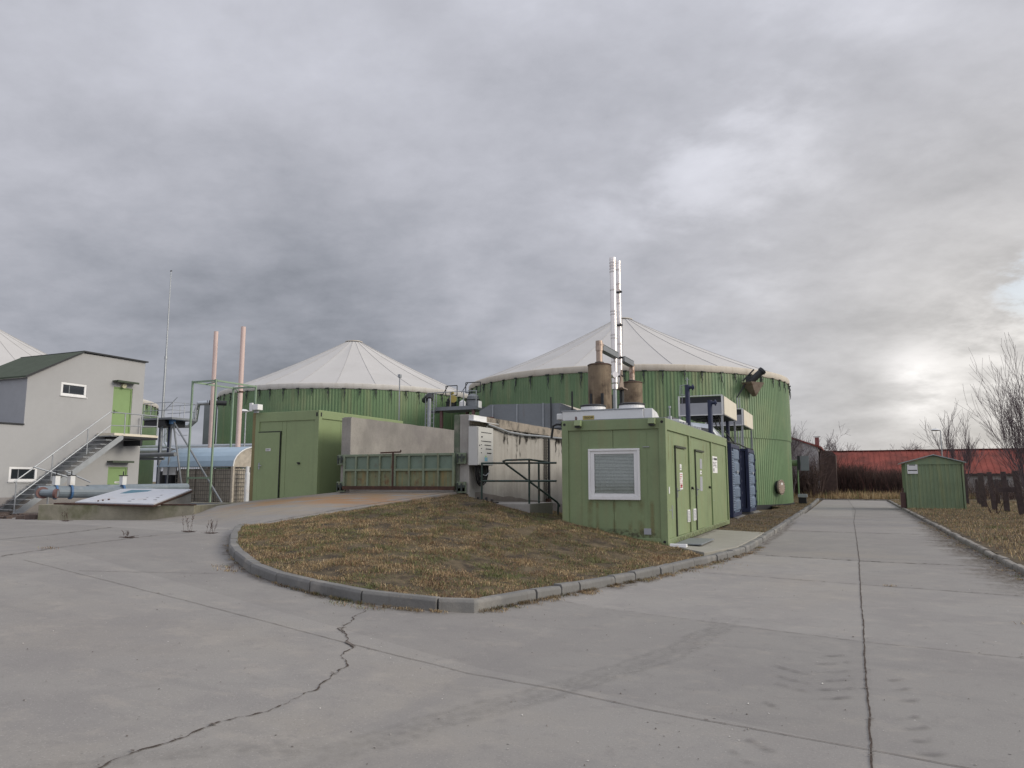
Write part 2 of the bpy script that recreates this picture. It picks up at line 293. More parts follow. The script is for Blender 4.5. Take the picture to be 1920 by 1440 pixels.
# ------------------------------------------------------------------ helpers
class MB:
    def __init__(s): s.v = []; s.f = []; s.uv = None
    def add(s, vs, fs):
        o = len(s.v); s.v += [tuple(p) for p in vs]; s.f += [tuple(i + o for i in q) for q in fs]; return s
    def box(s, x0, x1, y0, y1, z0, z1, rz=0, piv=None):
        if x0 > x1: x0, x1 = x1, x0
        if y0 > y1: y0, y1 = y1, y0
        if z0 > z1: z0, z1 = z1, z0
        vs = [(x0, y0, z0), (x1, y0, z0), (x1, y1, z0), (x0, y1, z0), (x0, y0, z1), (x1, y0, z1), (x1, y1, z1), (x0, y1, z1)]
        if rz:
            px, py = piv if piv else ((x0 + x1) / 2, (y0 + y1) / 2); c, q = math.cos(rz), math.sin(rz)
            vs = [(px + (x - px) * c - (y - py) * q, py + (x - px) * q + (y - py) * c, z) for x, y, z in vs]
        return s.add(vs, [(0, 3, 2, 1), (4, 5, 6, 7), (0, 1, 5, 4), (1, 2, 6, 5), (2, 3, 7, 6), (3, 0, 4, 7)])
    def tube(s, p, q, r0, r1=None, n=8, cap=True):
        r1 = r0 if r1 is None else r1
        p = Vector(p); q = Vector(q); d = (q - p)
        if d.length < 1e-6: return s
        d.normalize(); a = Vector((0, 0, 1)) if abs(d.z) < .9 else Vector((1, 0, 0))
        u = d.cross(a).normalized(); w = d.cross(u)
        vs = []
        for i in range(n):
            t = 2 * math.pi * i / n; e = u * math.cos(t) + w * math.sin(t)
            vs.append(p + e * r0)
        for i in range(n):
            t = 2 * math.pi * i / n; e = u * math.cos(t) + w * math.sin(t)
            vs.append(q + e * r1)
        fs = [(i, n + i, n + (i + 1) % n, (i + 1) % n) for i in range(n)]
        if cap: fs += [tuple(range(n)), tuple(range(2 * n - 1, n - 1, -1))]
        return s.add(vs, fs)
    def path(s, pts, r, n=8):
        pts = [Vector(p) for p in pts]
        rings = []; prev = None
        for i, p in enumerate(pts):
            d = (pts[min(i + 1, len(pts) - 1)] - pts[max(i - 1, 0)]).normalized()
            if prev is None:
                a = Vector((0, 0, 1)) if abs(d.z) < .9 else Vector((1, 0, 0)); u = d.cross(a).normalized()
            else: u = (prev - d * prev.dot(d)).normalized()
            prev = u; w = d.cross(u)
            rr = r[i] if isinstance(r, (list, tuple)) else r
            rings.append([p + (u * math.cos(2 * math.pi * k / n) + w * math.sin(2 * math.pi * k / n)) * rr for k in range(n)])
        vs = [v for g_ in rings for v in g_]; fs = []
        for i in range(len(pts) - 1):
            for k in range(n): fs.append((i * n + k, (i + 1) * n + k, (i + 1) * n + (k + 1) % n, i * n + (k + 1) % n))
        fs += [tuple(range(n)), tuple(range(len(vs) - 1, len(vs) - n - 1, -1))]
        return s.add(vs, fs)
    def lathe(s, prof, c, n=48, close=False):
        vs = []
        for r_, z in prof:
            for k in range(n):
                t = 2 * math.pi * k / n; vs.append((c[0] + r_ * math.cos(t), c[1] + r_ * math.sin(t), c[2] + z))
        fs = []
        for i in range(len(prof) - 1):
            for k in range(n): fs.append((i * n + k, i * n + (k + 1) % n, (i + 1) * n + (k + 1) % n, (i + 1) * n + k))
        if close: fs += [tuple(range(n - 1, -1, -1)), tuple(range((len(prof) - 1) * n, len(prof) * n))]
        return s.add(vs, fs)
    def prism(s, poly, z0, z1):
        n = len(poly)
        def zz(z, i): return z[i] if isinstance(z, (list, tuple)) else z
        vs = [(x, y, zz(z0, i)) for i, (x, y) in enumerate(poly)] + [(x, y, zz(z1, i)) for i, (x, y) in enumerate(poly)]
        ar = sum(poly[i][0] * poly[(i + 1) % n][1] - poly[(i + 1) % n][0] * poly[i][1] for i in range(n))
        fs = [tuple(range(n - 1, -1, -1)), tuple(range(n, 2 * n))] + [(i, (i + 1) % n, n + (i + 1) % n, n + i) for i in range(n)]
        if ar < 0: fs = [tuple(reversed(q)) for q in fs]
        return s.add(vs, fs)
    def extr(s, poly, axis, a, b):
        """polygon in the two other axes, extruded along axis from a to b"""
        n = len(poly)
        def pt(p, q): return (q, p[0], p[1]) if axis == 'x' else ((p[0], q, p[1]) if axis == 'y' else (p[0], p[1], q))
        vs = [pt(p, a) for p in poly] + [pt(p, b) for p in poly]
        return s.add(vs, [tuple(range(n)), tuple(range(2 * n - 1, n - 1, -1))] + [(i, n + i, n + (i + 1) % n, (i + 1) % n) for i in range(n)])
def tag(o, label=None, cat=None, group=None, kind=None):
    if label: o['label'] = label
    if cat: o['category'] = cat
    if group: o['group'] = group
    if kind: o['kind'] = kind
    return o
def mesh_obj(name, mb, material, parent=None, smooth=False, bevel=0, fix=True):
    me = bpy.data.meshes.new(name)
    off = Vector(parent_world(parent)) if parent else Vector((0, 0, 0))
    me.from_pydata([tuple(Vector(p) - off) for p in mb.v], [], mb.f)
    if fix:
        bm = bmesh.new(); bm.from_mesh(me); bmesh.ops.recalc_face_normals(bm, faces=bm.faces); bm.to_mesh(me); bm.free()
    if smooth:
        for p in me.polygons: p.use_smooth = True
        me.update()
    me.materials.append(material)
    o = bpy.data.objects.new(name, me); col.objects.link(o)
    if parent: o.parent = parent
    if bevel:
        b = o.modifiers.new('bevel', 'BEVEL'); b.width = bevel; b.segments = 2; b.limit_method = 'ANGLE'
    if smooth == 'auto':
        pass
    return o
def parent_world(o):
    v = Vector((0, 0, 0))
    while o: v += o.location; o = o.parent
    return v
def thing(name, loc, label, cat, group=None):
    o = bpy.data.objects.new(name, None); col.objects.link(o); o.location = loc; o.empty_display_size = .3
    return tag(o, label, cat, group)
def dup(root, delta, label, group=None):
    def cp(o, par):
        c = o.copy(); col.objects.link(c); c.parent = par
        for ch in [x for x in o.children]: cp(ch, c)
        return c
    r = cp(root, None); r.location = Vector(root.location) + Vector(delta); r['label'] = label
    if group: r['group'] = group
    return r

# ------------------------------------------------------------------ terrain functions
N0 = (-13.0, 13.4, .5); TA = (-9.2, 17.8, 1.36); TB = (-13.2, 17.8, 1.30); TC = (-16.6, 17.8, 1.0); TD = (-19.2, 17.8, .68); TE = (-22.3, 17.8, .42)
def gz(x, y=0):
    v = .5 * min(1, max(0, (-3 - x) / 9.))
    if x < -14: v -= min(.1, (-14 - x) * .01)
    return v
def tri_z(a, b, c, x, y):
    d = (b[1] - c[1]) * (a[0] - c[0]) + (c[0] - b[0]) * (a[1] - c[1])
    u = ((b[1] - c[1]) * (x - c[0]) + (c[0] - b[0]) * (y - c[1])) / d; v = ((c[1] - a[1]) * (x - c[0]) + (a[0] - c[0]) * (y - c[1])) / d; w = 1 - u - v
    return None if min(u, v, w) < -1e-6 else u * a[2] + v * b[2] + w * c[2]
def HZ(x, y):
    z = gz(x); yy = 17.8 if (17.8 < y < 18.6 and -22.3 < x < -9.2) else y
    for a, b in ((TA, TB), (TB, TC), (TC, TD), (TD, TE)):
        r = tri_z(N0, a, b, x, yy)
        if r is not None: return max(z, r)
    return z

# ------------------------------------------------------------------ structure: ground, yard, ramp
g = MB(); g.add([(-900, -300, -.06), (900, -300, -.06), (900, 1400, -.06), (-900, 1400, -.06)], [(0, 1, 2, 3)])
tag(mesh_obj('ground', g, M['earth']), kind='structure')
def yard():
    xs = [-70, -60, -50, -40, -35, -30, -26, -24, -22, -20, -18, -16, -14, -13, -12, -11, -10, -9, -8, -7, -6, -5, -4, -3, -2, -1, 0, 1, 2, 2.7]
    ys = [-12, -6, -2, 0, 2, 4, 6, 8, 10, 12, 14, 16, 18, 20, 24, 28, 34, 40, 50, 60, 69.2]
    g = MB(); vs = [(x, y, gz(x)) for y in ys for x in xs]; n = len(xs)
    fs = []
    for j in range(len(ys) - 1):
        for i in range(n - 1):
            if ys[j] >= 40 and xs[i] < -2: continue
            fs.append((j * n + i, j * n + i + 1, (j + 1) * n + i + 1, (j + 1) * n + i))
    g.add(vs, fs)
    tag(mesh_obj('concrete_yard', g, M['yard']), kind='structure')
    g = MB()
    top = [N0, TA, TB, TC, TD, TE]; up = lambda p: (p[0], p[1], p[2] + .004)
    back = [(p[0], 18.7, p[2] + .004) for p in (TA, TB, TC, TD, TE)]
    V = [up(p) for p in top] + back + [(p[0], p[1], -.05) for p in top] + [(p[0], p[1], -.05) for p in back]
    F = [(0, 1, 2), (0, 2, 3), (0, 3, 4), (0, 4, 5), (1, 6, 7, 2), (2, 7, 8, 3), (3, 8, 9, 4), (4, 9, 10, 5), (0, 11, 12, 1), (1, 12, 17, 6), (0, 5, 16, 11), (5, 10, 21, 16)]
    g.add(V, F)
    tag(mesh_obj('ramp', g, M['ramp']), kind='structure')
yard()
def strip(pts, w, z=.005, jit=.4, seg=.12, uv=False, wander=0., width_fn=None):
    """ribbon draped on the terrain along pts"""
    P = [Vector((p[0], p[1])) for p in pts]; out = []
    for a, b in zip(P[:-1], P[1:]):
        n = max(1, int((b - a).length / seg))
        for i in range(n): out.append(a.lerp(b, i / n))
    out.append(P[-1]); vs = []; fs = []; N = len(out); uvs = []
    for i, p in enumerate(out):
        d = (out[min(i + 1, N - 1)] - out[max(i - 1, 0)]).normalized(); nn = Vector((-d.y, d.x))
        q = p + nn * (wander * (noise.noise(Vector((p.x * 3, p.y * 3, 1.3))) + .5 * noise.noise(Vector((p.x * 11, p.y * 11, 7)))))
        ww = w * (1 + jit * random.uniform(-1, 1)) / 2
        if width_fn: ww *= width_fn(i / (N - 1))
        for sgn in (1, -1):
            r = q + nn * ww * sgn; vs.append((r.x, r.y, HZ(r.x, r.y) + z)); uvs.append((i / (N - 1), (sgn + 1) / 2))
        if i: fs.append((2 * i - 2, 2 * i - 1, 2 * i + 1, 2 * i))
    g = MB(); g.add(vs, fs); g.uvl = uvs; return g
def merge(list_):
    g = MB()
    for a in list_: g.add(a.v, a.f)
    return g
C1 = [(-5.15, 7.44), (-5.03, 7.06), (-4.9, 6.69), (-4.81, 6.5), (-4.63, 6.36), (-4.44, 6.09), (-4.3, 5.94), (-4.12, 5.61), (-3.94, 5.33), (-3.85, 5.08), (-3.77, 4.78), (-3.76, 4.52), (-3.72, 4.21), (-3.77, 3.97), (-3.82, 3.75), (-3.84, 3.48), (-3.89, 3.26), (-3.85, 3.02), (-3.81, 2.7)]
J1 = [(-11.13, 7.32), (-7.07, 6.59), (-4.46, 6.07), (-3.25, 5.87), (-2.17, 5.67), (-1.36, 5.44), (0.04, 5.2), (0.5, 5.12), (2.6, 4.7)]
J2 = [(-9.76, 7.21), (-9.17, 7.58), (-8.21, 8.29)]
JC = [(-0.1, 69.1), (0.28, 45.24), (0.12, 32.91), (0.13, 23.34), (0.12, 17.15), (0.09, 13.56), (0.07, 9.59), (0.05, 7.06), (0.04, 5.28), (0.04, 4.91), (0.06, 1.5)]
X1 = [(-3.49, 9.54), (-1.77, 9.06), (0.06, 8.55), (1.38, 8.37), (2.6, 8.2)]
X2 = [(-2.42, 13.67), (0.07, 13.14), (2.04, 12.76), (2.6, 12.7)]
X3 = [(-1.98, 17.42), (0.11, 16.92), (0.49, 16.87), (2.6, 16.8)]
X4 = [(-1.95, 26.09), (0.14, 25.93), (2.6, 25.85)]
X5 = [(-1.95, 37.3), (2.6, 37.0)]; X6 = [(-1.95, 50.3), (2.6, 50.0)]
J3 = [(-12.75, 13.85), (-12.3, 14.6), (-11.04, 16.1), (-10.33, 16.85), (-9.68, 17.5)]
J4 = [(-11.65, 7.3), (-12.24, 9.01), (-12.95, 11.2), (-13.0, 13.3)]
J5 = [(-14.82, 9.26), (-15.16, 10.55), (-16.47, 12.93)]
cr = merge([strip(C1, .0095, .006, .95, .025, wander=.06), strip([(-4.83, 6.60), (-4.86, 6.5), (-4.68, 6.38)], .009, .006, .8, .03, wander=.05),
            strip(JC, .012, .006, .4, .06, wander=.012), strip(X4, .035, .006, .9, .09, wander=.06)])
tag(mesh_obj('slab_crack', cr, M['crack'], fix=False), kind='structure')
jn = merge([strip(J1, .007, .0055, .3, .08, wander=.01), strip(J2, .009, .0055, .5, .05, wander=.04), strip(X1, .006, .0055, .6, .05, wander=.02), strip(X2, .012, .0055, .7, .06, wander=.03),
            strip(X3, .028, .0055, .9, .06, wander=.05), strip(X5, .04, .0055, .9, .1, wander=.06), strip(X6, .05, .0055, .9, .1, wander=.06), strip(J3, .022, .009, .7, .07, wander=.03), strip(J4, .018, .009, .8, .07, wander=.05), strip(J5, .03, .0095, .5, .1, wander=.05)])
tag(mesh_obj('slab_joint', jn, M['joint'], fix=False), kind='structure')
# crumbled edges where joints have broken out
ch = MB()
for lst, k in ((C1, 16), (J1, 7), (JC, 46), (X2, 22), (X3, 40), (X4, 46), (X1, 7), (J3, 20), (J4, 14)):
    for _ in range(k):
        i = random.randrange(len(lst) - 1); t = random.random(); a, b = lst[i], lst[i + 1]
        if lst is JC and a[1] > 30: continue
        x = a[0] + (b[0] - a[0]) * t + random.gauss(0, .012); y = a[1] + (b[1] - a[1]) * t + random.gauss(0, .012)
        n = 6; r = random.uniform(.004, .016) * (1.5 if lst in (X3, X4, J4) else 1); ph = random.random() * 6
        vs = [(x + r * random.uniform(.5, 1.3) * math.cos(ph + 6.283 * q / n) * 1.8, y + r * random.uniform(.5, 1.3) * math.sin(ph + 6.283 * q / n)) for q in range(n)]
        ch.add([(u, v, HZ(u, v) + .0105) for u, v in vs], [tuple(range(n))])
ch.add([(x, y, HZ(x, y) + .0105) for x, y in [(-4.47, 6.10), (-4.43, 6.05), (-4.37, 6.02), (-4.31, 5.99), (-4.26, 5.99), (-4.31, 6.02), (-4.37, 6.06), (-4.43, 6.10)]], [(0, 1, 2, 3, 4, 5, 6, 7)])
tag(mesh_obj('slab_spall', ch, M['joint'], fix=False), kind='structure')
def decal(name, strips, material):
    g = MB(); uvs = []
    for s_ in strips: g.add(s_.v, s_.f); uvs += s_.uvl
    o = mesh_obj(name, g, material, fix=False); me = o.data; uvl = me.uv_layers.new(name='UVMap')
    for lp in me.loops: uvl.data[lp.index].uv = uvs[lp.vertex_index]
    return tag(o, kind='structure')
SM = [(-2.97, 3.2), (-2.79, 4.12), (-2.53, 4.69), (-2.15, 5.62), (-1.8, 6.52), (-1.5, 7.55), (-1.3, 9.5)]
off = lambda L_, d: [(x + d, y - d * .3) for x, y in L_]
decal('tyre_smear', [strip(SM, .20, .012, 0, .1, wander=.06), strip(off(SM, .11), .10, .013, 0, .1, wander=.07), strip(off(SM, -.12), .10, .014, 0, .1, wander=.07), strip([(-4.2, 2.5), (-3.6, 3.4), (-3.0, 4.0)], .3, .012, 0, .1, wander=.1)], M['smear'])
CH = [((-0.69, 7.16), (-0.36, 6.91)), ((-0.66, 6.81), (-0.35, 6.62)), ((-0.62, 6.54), (-0.34, 6.37)), ((-0.64, 5.98), (-0.55, 5.87)), ((-0.36, 7.34), (-0.06, 7.56)), ((-0.35, 7.02), (-0.05, 7.23)), ((-0.34, 6.72), (-0.04, 6.95)), ((-0.31, 6.47), (-0.02, 6.64)), ((-0.3, 6.21), (-0.05, 6.38)), ((0.21, 5.91), (0.36, 6.06)), ((0.24, 5.71), (0.41, 5.83)), ((0.27, 5.47), (0.43, 5.59)), ((0.27, 5.23), (0.46, 5.33)), ((-0.67, 5.1), (-0.48, 4.91)), ((-0.74, 4.85), (-0.59, 4.67)), ((-0.31, 7.69), (-0.11, 7.83)), ((.25, 6.4), (.4, 6.5)), ((.22, 6.7), (.36, 6.82)), ((.2, 7.0), (.33, 7.1))]
decal('tyre_tread_marks', [strip([a, ((a[0] + b[0]) / 2 + .01, (a[1] + b[1]) / 2 - .02), b], .07, .011, .1, .03) for a, b in CH], M['tread'])

# ------------------------------------------------------------------ kerbs
KP = [(-12.6, 13.1), (-12.19, 12.57), (-11.0, 11.21), (-9.88, 10.06), (-8.89, 9.21), (-7.91, 8.51), (-6.98, 8.08), (-6.09, 7.83), (-5.31, 7.72), (-4.7, 7.80), (-4.1, 8.1)]
KQ = [(-4.1, 8.1), (-3.84, 9.29), (-3.53, 10.56), (-3.16, 12.17), (-2.77, 14.13), (-2.42, 15.9), (-2.18, 17.6), (-2.12, 20), (-2.1, 24), (-2.1, 33), (-2.12, 50), (-2.2, 60), (-2.3, 68.5), (-2.9, 69.3)]
def kerb(path, lens, material, side, h=.125, w=.15, wob=.006):
    P = [Vector(p) for p in path]; L_ = [0]
    for a, b in zip(P[:-1], P[1:]): L_.append(L_[-1] + (b - a).length)
    def at(s):
        s = max(0, min(L_[-1] - 1e-4, s))
        for i in range(len(P) - 1):
            if s <= L_[i + 1]: return P[i].lerp(P[i + 1], (s - L_[i]) / (L_[i + 1] - L_[i]))
    g = MB(); s = 0; k = 0
    while s < L_[-1] - .05:
        l = lens[k % len(lens)] * random.uniform(.93, 1.05); k += 1
        e = min(s + l - .026, L_[-1]); a, b = at(s), at(e); d = (b - a).normalized(); n = Vector((-d.y, d.x)) * side
        jx = random.uniform(-wob, wob); jz = random.uniform(-wob, wob); tl = random.uniform(-wob, wob)
        prof = [(0, -.08), (0.0, h - .035), (.022, h), (w, h - .004), (w, -.08)]
        vs = []
        for q, dz in ((a, tl), (b, -tl)):
            z0 = gz(q.x)
            for o_, z in prof: r = q + n * (o_ + jx); vs.append((r.x, r.y, z0 + z + jz + (dz if z > 0 else 0)))
        m_ = len(prof)
        g.add(vs, [(0, 1, 2, 3, 4), tuple(range(2 * m_ - 1, m_ - 1, -1))] + [(i, m_ + i, m_ + (i + 1) % m_, (i + 1) % m_) for i in range(m_)])
        s += l
    return g
ka = kerb(KP, [.98, .98, .5, .98, .8], M['kerb'], 1, h=.15)
kb = kerb(KQ, [1.25, .62, .5, 1.0, .7, .95, .5, 1.0], M['kerb'], 1, h=.14, wob=.010)
o = mesh_obj('kerb', merge([ka, kb]), M['kerb'], bevel=.008); tag(o, kind='structure')
KR = [(2.72, -8), (2.68, 2), (2.66, 12.4), (2.62, 20), (2.66, 30), (2.66, 40), (2.68, 50), (2.72, 60), (2.8, 66), (3.6, 68.8)]
o = mesh_obj('kerb', merge([kerb(KR, [1.0], M['oldkerb'], -1, h=.11, w=.13, wob=.014), kerb([(-2.9, 69.3), (2.9, 67.9)], [1.0], M['oldkerb'], 1, h=.08, w=.13, wob=.014)]), M['oldkerb'], bevel=.012); tag(o, kind='structure')
decal('gutter_dirt', [strip(off(KP[1:], .06), .30, .012, .4, .12, wander=.12), strip([(x + .10, y - .02) for x, y in KQ[:10]], .24, .013, .5, .12, wander=.12), strip([(x - .16, y) for x, y in KR[2:7]], .55, .013, .5, .15, wander=.25), strip([(x - .30, y) for x, y in KR[2:5]], .9, .014, .5, .15, wander=.3)], M['dirt_shade'])

# ------------------------------------------------------------------ turf surfaces
def refine(poly, step=.3):
    out = []
    for i, p in enumerate(poly):
        q = poly[(i + 1) % len(poly)]; n = max(1, int(math.dist(p[:2], q[:2]) / step))
        for k in range(n): out.append(tuple(p[j] + (q[j] - p[j]) * k / n for j in range(3)))
    return out
def inside(x, y, poly):
    c = False; n = len(poly); j = n - 1
    for i in range(n):
        if (poly[i][1] > y) != (poly[j][1] > y) and x < (poly[j][0] - poly[i][0]) * (y - poly[i][1]) / (poly[j][1] - poly[i][1]) + poly[i][0]: c = not c
        j = i
    return c
kin = []
for i, p in enumerate(KP):
    a = Vector(KP[max(i - 1, 0)]); b = Vector(KP[min(i + 1, len(KP) - 1)]); d = (b - a).normalized(); q = Vector(p) + Vector((-d.y, d.x)) * .14
    kin.append((q.x, q.y, gz(p[0]) + .135))
kin[-1] = (-4.16, 8.26, .18)
kin2 = [(-4.0, 9.3, .165), (-3.69, 10.58, .15), (-3.32, 12.2, .135), (-2.93, 14.15, .13), (-2.66, 15.3, .13)]
MP = kin + kin2 + [(-3.0, 15.75, .17), (-3.62, 16.45, .21), (-4.8, 16.47, .42), (-6.05, 16.47, .68), (-6.2, 19.0, .52), (-6.3, 23.0, .3), (-9.05, 23.0, .55), (-9.05, 19.3, .86), (-7.3, 19.2, .62), (-7.28, 17.45, .80), (-9.05, 17.5, 1.2), (-9.2, 17.72, 1.30), (-11.1, 15.58, .90), (-12.95, 13.42, .50)]
MP[0] = (-12.78, 13.2, .56)
bd = np.array(refine(MP, .2))
def mound_z(x, y):
    d2 = (bd[:, 0] - x) ** 2 + (bd[:, 1] - y) ** 2; w = 1 / (d2 + 1e-4) ** 1.6
    z = float((w * bd[:, 2]).sum() / w.sum()); dm = math.sqrt(float(d2.min()))
    f = min(1, dm / .5)
    return z + f * (.05 * noise.noise(Vector((x * .9, y * .9, 0))) + .035 * noise.noise(Vector((x * 2.7, y * 2.7, 4))) + .06 * min(1, dm / 2))
def turf(name, poly, zf, step, material):
    br = refine(poly, step); pts = [Vector((p[0], p[1])) for p in br]; nb = len(pts)
    xs = [p[0] for p in poly]; ys = [p[1] for p in poly]
    x = min(xs)
    while x < max(xs):
        y = min(ys)
        while y < max(ys):
            u, v = x + random.uniform(-.3, .3) * step, y + random.uniform(-.3, .3) * step
            if inside(u, v, br) and min((u - p[0]) ** 2 + (v - p[1]) ** 2 for p in br) > (.4 * step) ** 2: pts.append(Vector((u, v)))
            y += step
        x += step
    r = delaunay_2d_cdt(pts, [(i, (i + 1) % nb) for i in range(nb)], [list(range(nb))], 1, 1e-5)
    z = []
    for i, p in enumerate(r[0]): z.append(br[i][2] if i < nb and (Vector(br[i][:2]) - p).length < 1e-3 else zf(p.x, p.y))
    g = MB(); g.add([(p.x, p.y, zz) for p, zz in zip(r[0], z)], [tuple(f) for f in r[2]])
    # skirt so the edge is solid
    n0 = len(g.v); base = [(p[0], p[1], -.05) for p in br]; top = br
    g.add(base + [tuple(t) for t in top], [(i, (i + 1) % nb, nb + (i + 1) % nb, nb + i) for i in range(nb)])
    o = mesh_obj(name, g, material, smooth=False); return tag(o, kind='structure')
turf('grass_bank', MP, mound_z, .25, M['thatch'])
VL = [(-2.26, 21.8, .13), (-2.26, 33, .13), (-2.28, 50, .13), (-2.4, 60, .13), (-2.5, 68.3, .12), (-3.5, 70, .1), (-12, 72, .05), (-3.4, 44, .14), (-4.2, 30, .17), (-4.2, 25.9, .17), (-3.66, 25.8, .17), (-3.66, 22.6, .16)]
def vz(x, y): return .14 + .04 * noise.noise(Vector((x, y, 3)))
turf('grass_verge', VL, vz, .5, M['thatch'])
VR = [(2.84, -8, .10), (2.81, 2, .10), (2.79, 12.4, .10), (2.75, 20, .10), (2.79, 30, .10), (2.79, 40, .1), (2.81, 50, .1), (2.86, 60, .1), (2.95, 66, .1), (3.7, 68.9, .08), (-12, 74, .03), (-6, 76, .1), (10, 76, .1), (40, 76, .1), (40, 12.4, .1)]
VR = [p for p in VR if p != (-12, 74, .03)]
VR.insert(10, (-2.7, 70.0, .08))
VR = VR[:11] + [(-6, 76, .08), (40, 76, .1), (40, -8, .1)]
turf('grass_verge', VR, lambda x, y: .10 + .05 * noise.noise(Vector((x * .7, y * .7, 9))) + .03 * noise.noise(Vector((x * 2, y * 2, 9))), 1.1, M['thatch'])
# concrete slab in front of the long container
s_ = MB(); s_.prism([(-3.60, 16.6), (-2.75, 15.75), (-2.33, 17.4), (-2.27, 20), (-2.25, 22.6), (-3.63, 22.6)], -.05, [.205, .16, .155, .155, .155, .2])
tag(mesh_obj('path', s_, M['slab'], bevel=.01), kind='structure')
def flat_strip(pts, w, z):
    q = strip(pts, w, 0, .3, .1, wander=.06); q.v = [(a, b, z) for a, b, c_ in q.v]; return q
decal('foot_shade_grime', [flat_strip([(-3.55, 16.7), (-3.55, 22.6)], .25, .209), flat_strip([(-3.2, 22.55), (-2.3, 22.55)], .2, .212)], M['dirt_shade'])  # contact shadow painted on the slab as a dark debris line

# ------------------------------------------------------------------ grass blades
def blade_mesh(name, P, h, w, colr, lean=.8, lay=.0):
    n = len(P); ang = rng.uniform(0, 2 * np.pi, n); th = rng.uniform(0, 2 * np.pi, n)
    side = np.stack([np.cos(ang), np.sin(ang), np.zeros(n)], 1) * (w / 2)[:, None]
    ln = (rng.beta(2, 2.2, n) * lean + lay)[:, None]
    dirv = np.stack([np.cos(th), np.sin(th), np.zeros(n)], 1)
    h = h[:, None]
    mid = P + dirv * h * ln * .35 + np.array([0, 0, 1]) * h * np.where(ln > 1.3, .12, .55)
    tip = P + dirv * h * ln * 1.15 + np.array([0, 0, 1]) * h * np.clip(1.05 - ln * .65, .06, 1)
    V = np.empty((n, 5, 3)); V[:, 0] = P - side; V[:, 1] = P + side; V[:, 2] = mid - side * .7; V[:, 3] = mid + side * .7; V[:, 4] = tip
    V = V.reshape(-1, 3); idx = np.arange(n) * 5
    quads = np.stack([idx, idx + 1, idx + 3, idx + 2], 1); tris = np.stack([idx + 2, idx + 3, idx + 4], 1)
    me = bpy.data.meshes.new(name); me.vertices.add(len(V)); me.vertices.foreach_set('co', V.ravel())
    loops = np.concatenate([quads.ravel(), tris.ravel()]); me.loops.add(len(loops)); me.loops.foreach_set('vertex_index', loops)
    me.polygons.add(2 * n); st = np.concatenate([np.arange(n) * 4, 4 * n + np.arange(n) * 3]); me.polygons.foreach_set('loop_start', st)
    me.polygons.foreach_set('loop_total', np.concatenate([np.full(n, 4), np.full(n, 3)])); me.update(calc_edges=True)
    ca = me.color_attributes.new('blade_colour', 'FLOAT_COLOR', 'POINT')
    cc = np.repeat(np.concatenate([colr, np.ones((n, 1))], 1), 5, axis=0); ca.data.foreach_set('color', cc.ravel())
    o = bpy.data.objects.new(name, me); col.objects.link(o); me.materials.append(M['blade']); return o
mb_ = bpy.data.materials.new('grass_blade'); mb_.use_nodes = True; M['blade'] = mb_
at_ = mb_.node_tree.nodes.new('ShaderNodeAttribute'); at_.attribute_name = 'blade_colour'; b_ = mb_.node_tree.nodes['Principled BSDF']
mb_.node_tree.links.new(at_.outputs['Color'], b_.inputs['Base Color']); b_.inputs['Roughness'].default_value = .8; b_.inputs['Specular IOR Level'].default_value = .2
STRAW = np.array([.36, .265, .145]); BRN = np.array([.20, .125, .075]); GRN = np.array([.135, .150, .062]); PALE = np.array([.52, .41, .25])
def ncol(P, greenish=.25, f=1.):
    out = np.empty((len(P), 3)); bare = np.zeros(len(P))
    for i, p in enumerate(P):
        a = noise.noise(Vector((p[0] * .8, p[1] * .8, 11))); b = noise.noise(Vector((p[0] * 2.6, p[1] * 2.6, 5))); c = noise.noise(Vector((p[0] * 1.7, p[1] * 1.7, 31)))
        r = random.random()
        gsh = greenish + .75 * a + .75 * b
        cc = GRN * random.uniform(.6, 1.6) if r < gsh else (BRN * random.uniform(.5, 1.6) if r < gsh + .30 - .6 * c else (PALE if random.random() < .16 else STRAW) * random.uniform(.5, 1.35))
        out[i] = cc * f; bare[i] = c + .5 * b
    return out, bare
BARE_SPOTS = [(-5.59, 10.5, .28), (-5.35, 10.2, .18), (-8.8, 13.1, .30), (-7.7, 12.6, .24), (-6.7, 8.9, .15), (-4.7, 11.3, .25), (-5.0, 13.4, .35), (-4.6, 14.6, .4), (-7.6, 10.6, .2), (-9.9, 12.9, .2), (-6.9, 14.6, .3), (-5.4, 12.2, .25)]
def scatter(name, poly, zf, density, h0, h1, w, bare_t=.42, greenish=.22, lean=.9, f=1., dens_fn=None, lay=0.):
    xs = [p[0] for p in poly]; ys = [p[1] for p in poly]
    A_ = (max(xs) - min(xs)) * (max(ys) - min(ys)); n = int(A_ * density)
    X = rng.uniform(min(xs), max(xs), n); Y = rng.uniform(min(ys), max(ys), n)
    k = [i for i in range(n) if inside(X[i], Y[i], poly) and (dens_fn is None or random.random() < dens_fn(X[i], Y[i]))]
    P = np.array([(X[i], Y[i], zf(X[i], Y[i]) - .01) for i in k])
    c, bare = ncol(P, greenish, f)
    keep = (bare < bare_t) | (rng.uniform(0, 1, len(P)) < .30)
    for (bx_, by_, br_) in BARE:
        dd_ = np.hypot(P[:, 0] - bx_, (P[:, 1] - by_) * .8); keep &= (dd_ > br_ * rng.uniform(.55, 1.25, len(P))) | (rng.uniform(0, 1, len(P)) < .06)
    P = P[keep]; c = c[keep]; bare = bare[keep]
    tuft = np.array([.6 + 1.1 * max(0, noise.noise(Vector((p[0] * 3.5, p[1] * 3.5, 2))) + .25) for p in P])
    h = rng.uniform(h0, h1, len(P)) * tuft * np.where(bare > bare_t, .5, 1)
    return blade_mesh(name, P, h, rng.uniform(.6, 1.4, len(P)) * w, c, lean, lay)
BARE = [(BX, BY, BR) for BX, BY, BR in BARE_SPOTS]
_zc = {}
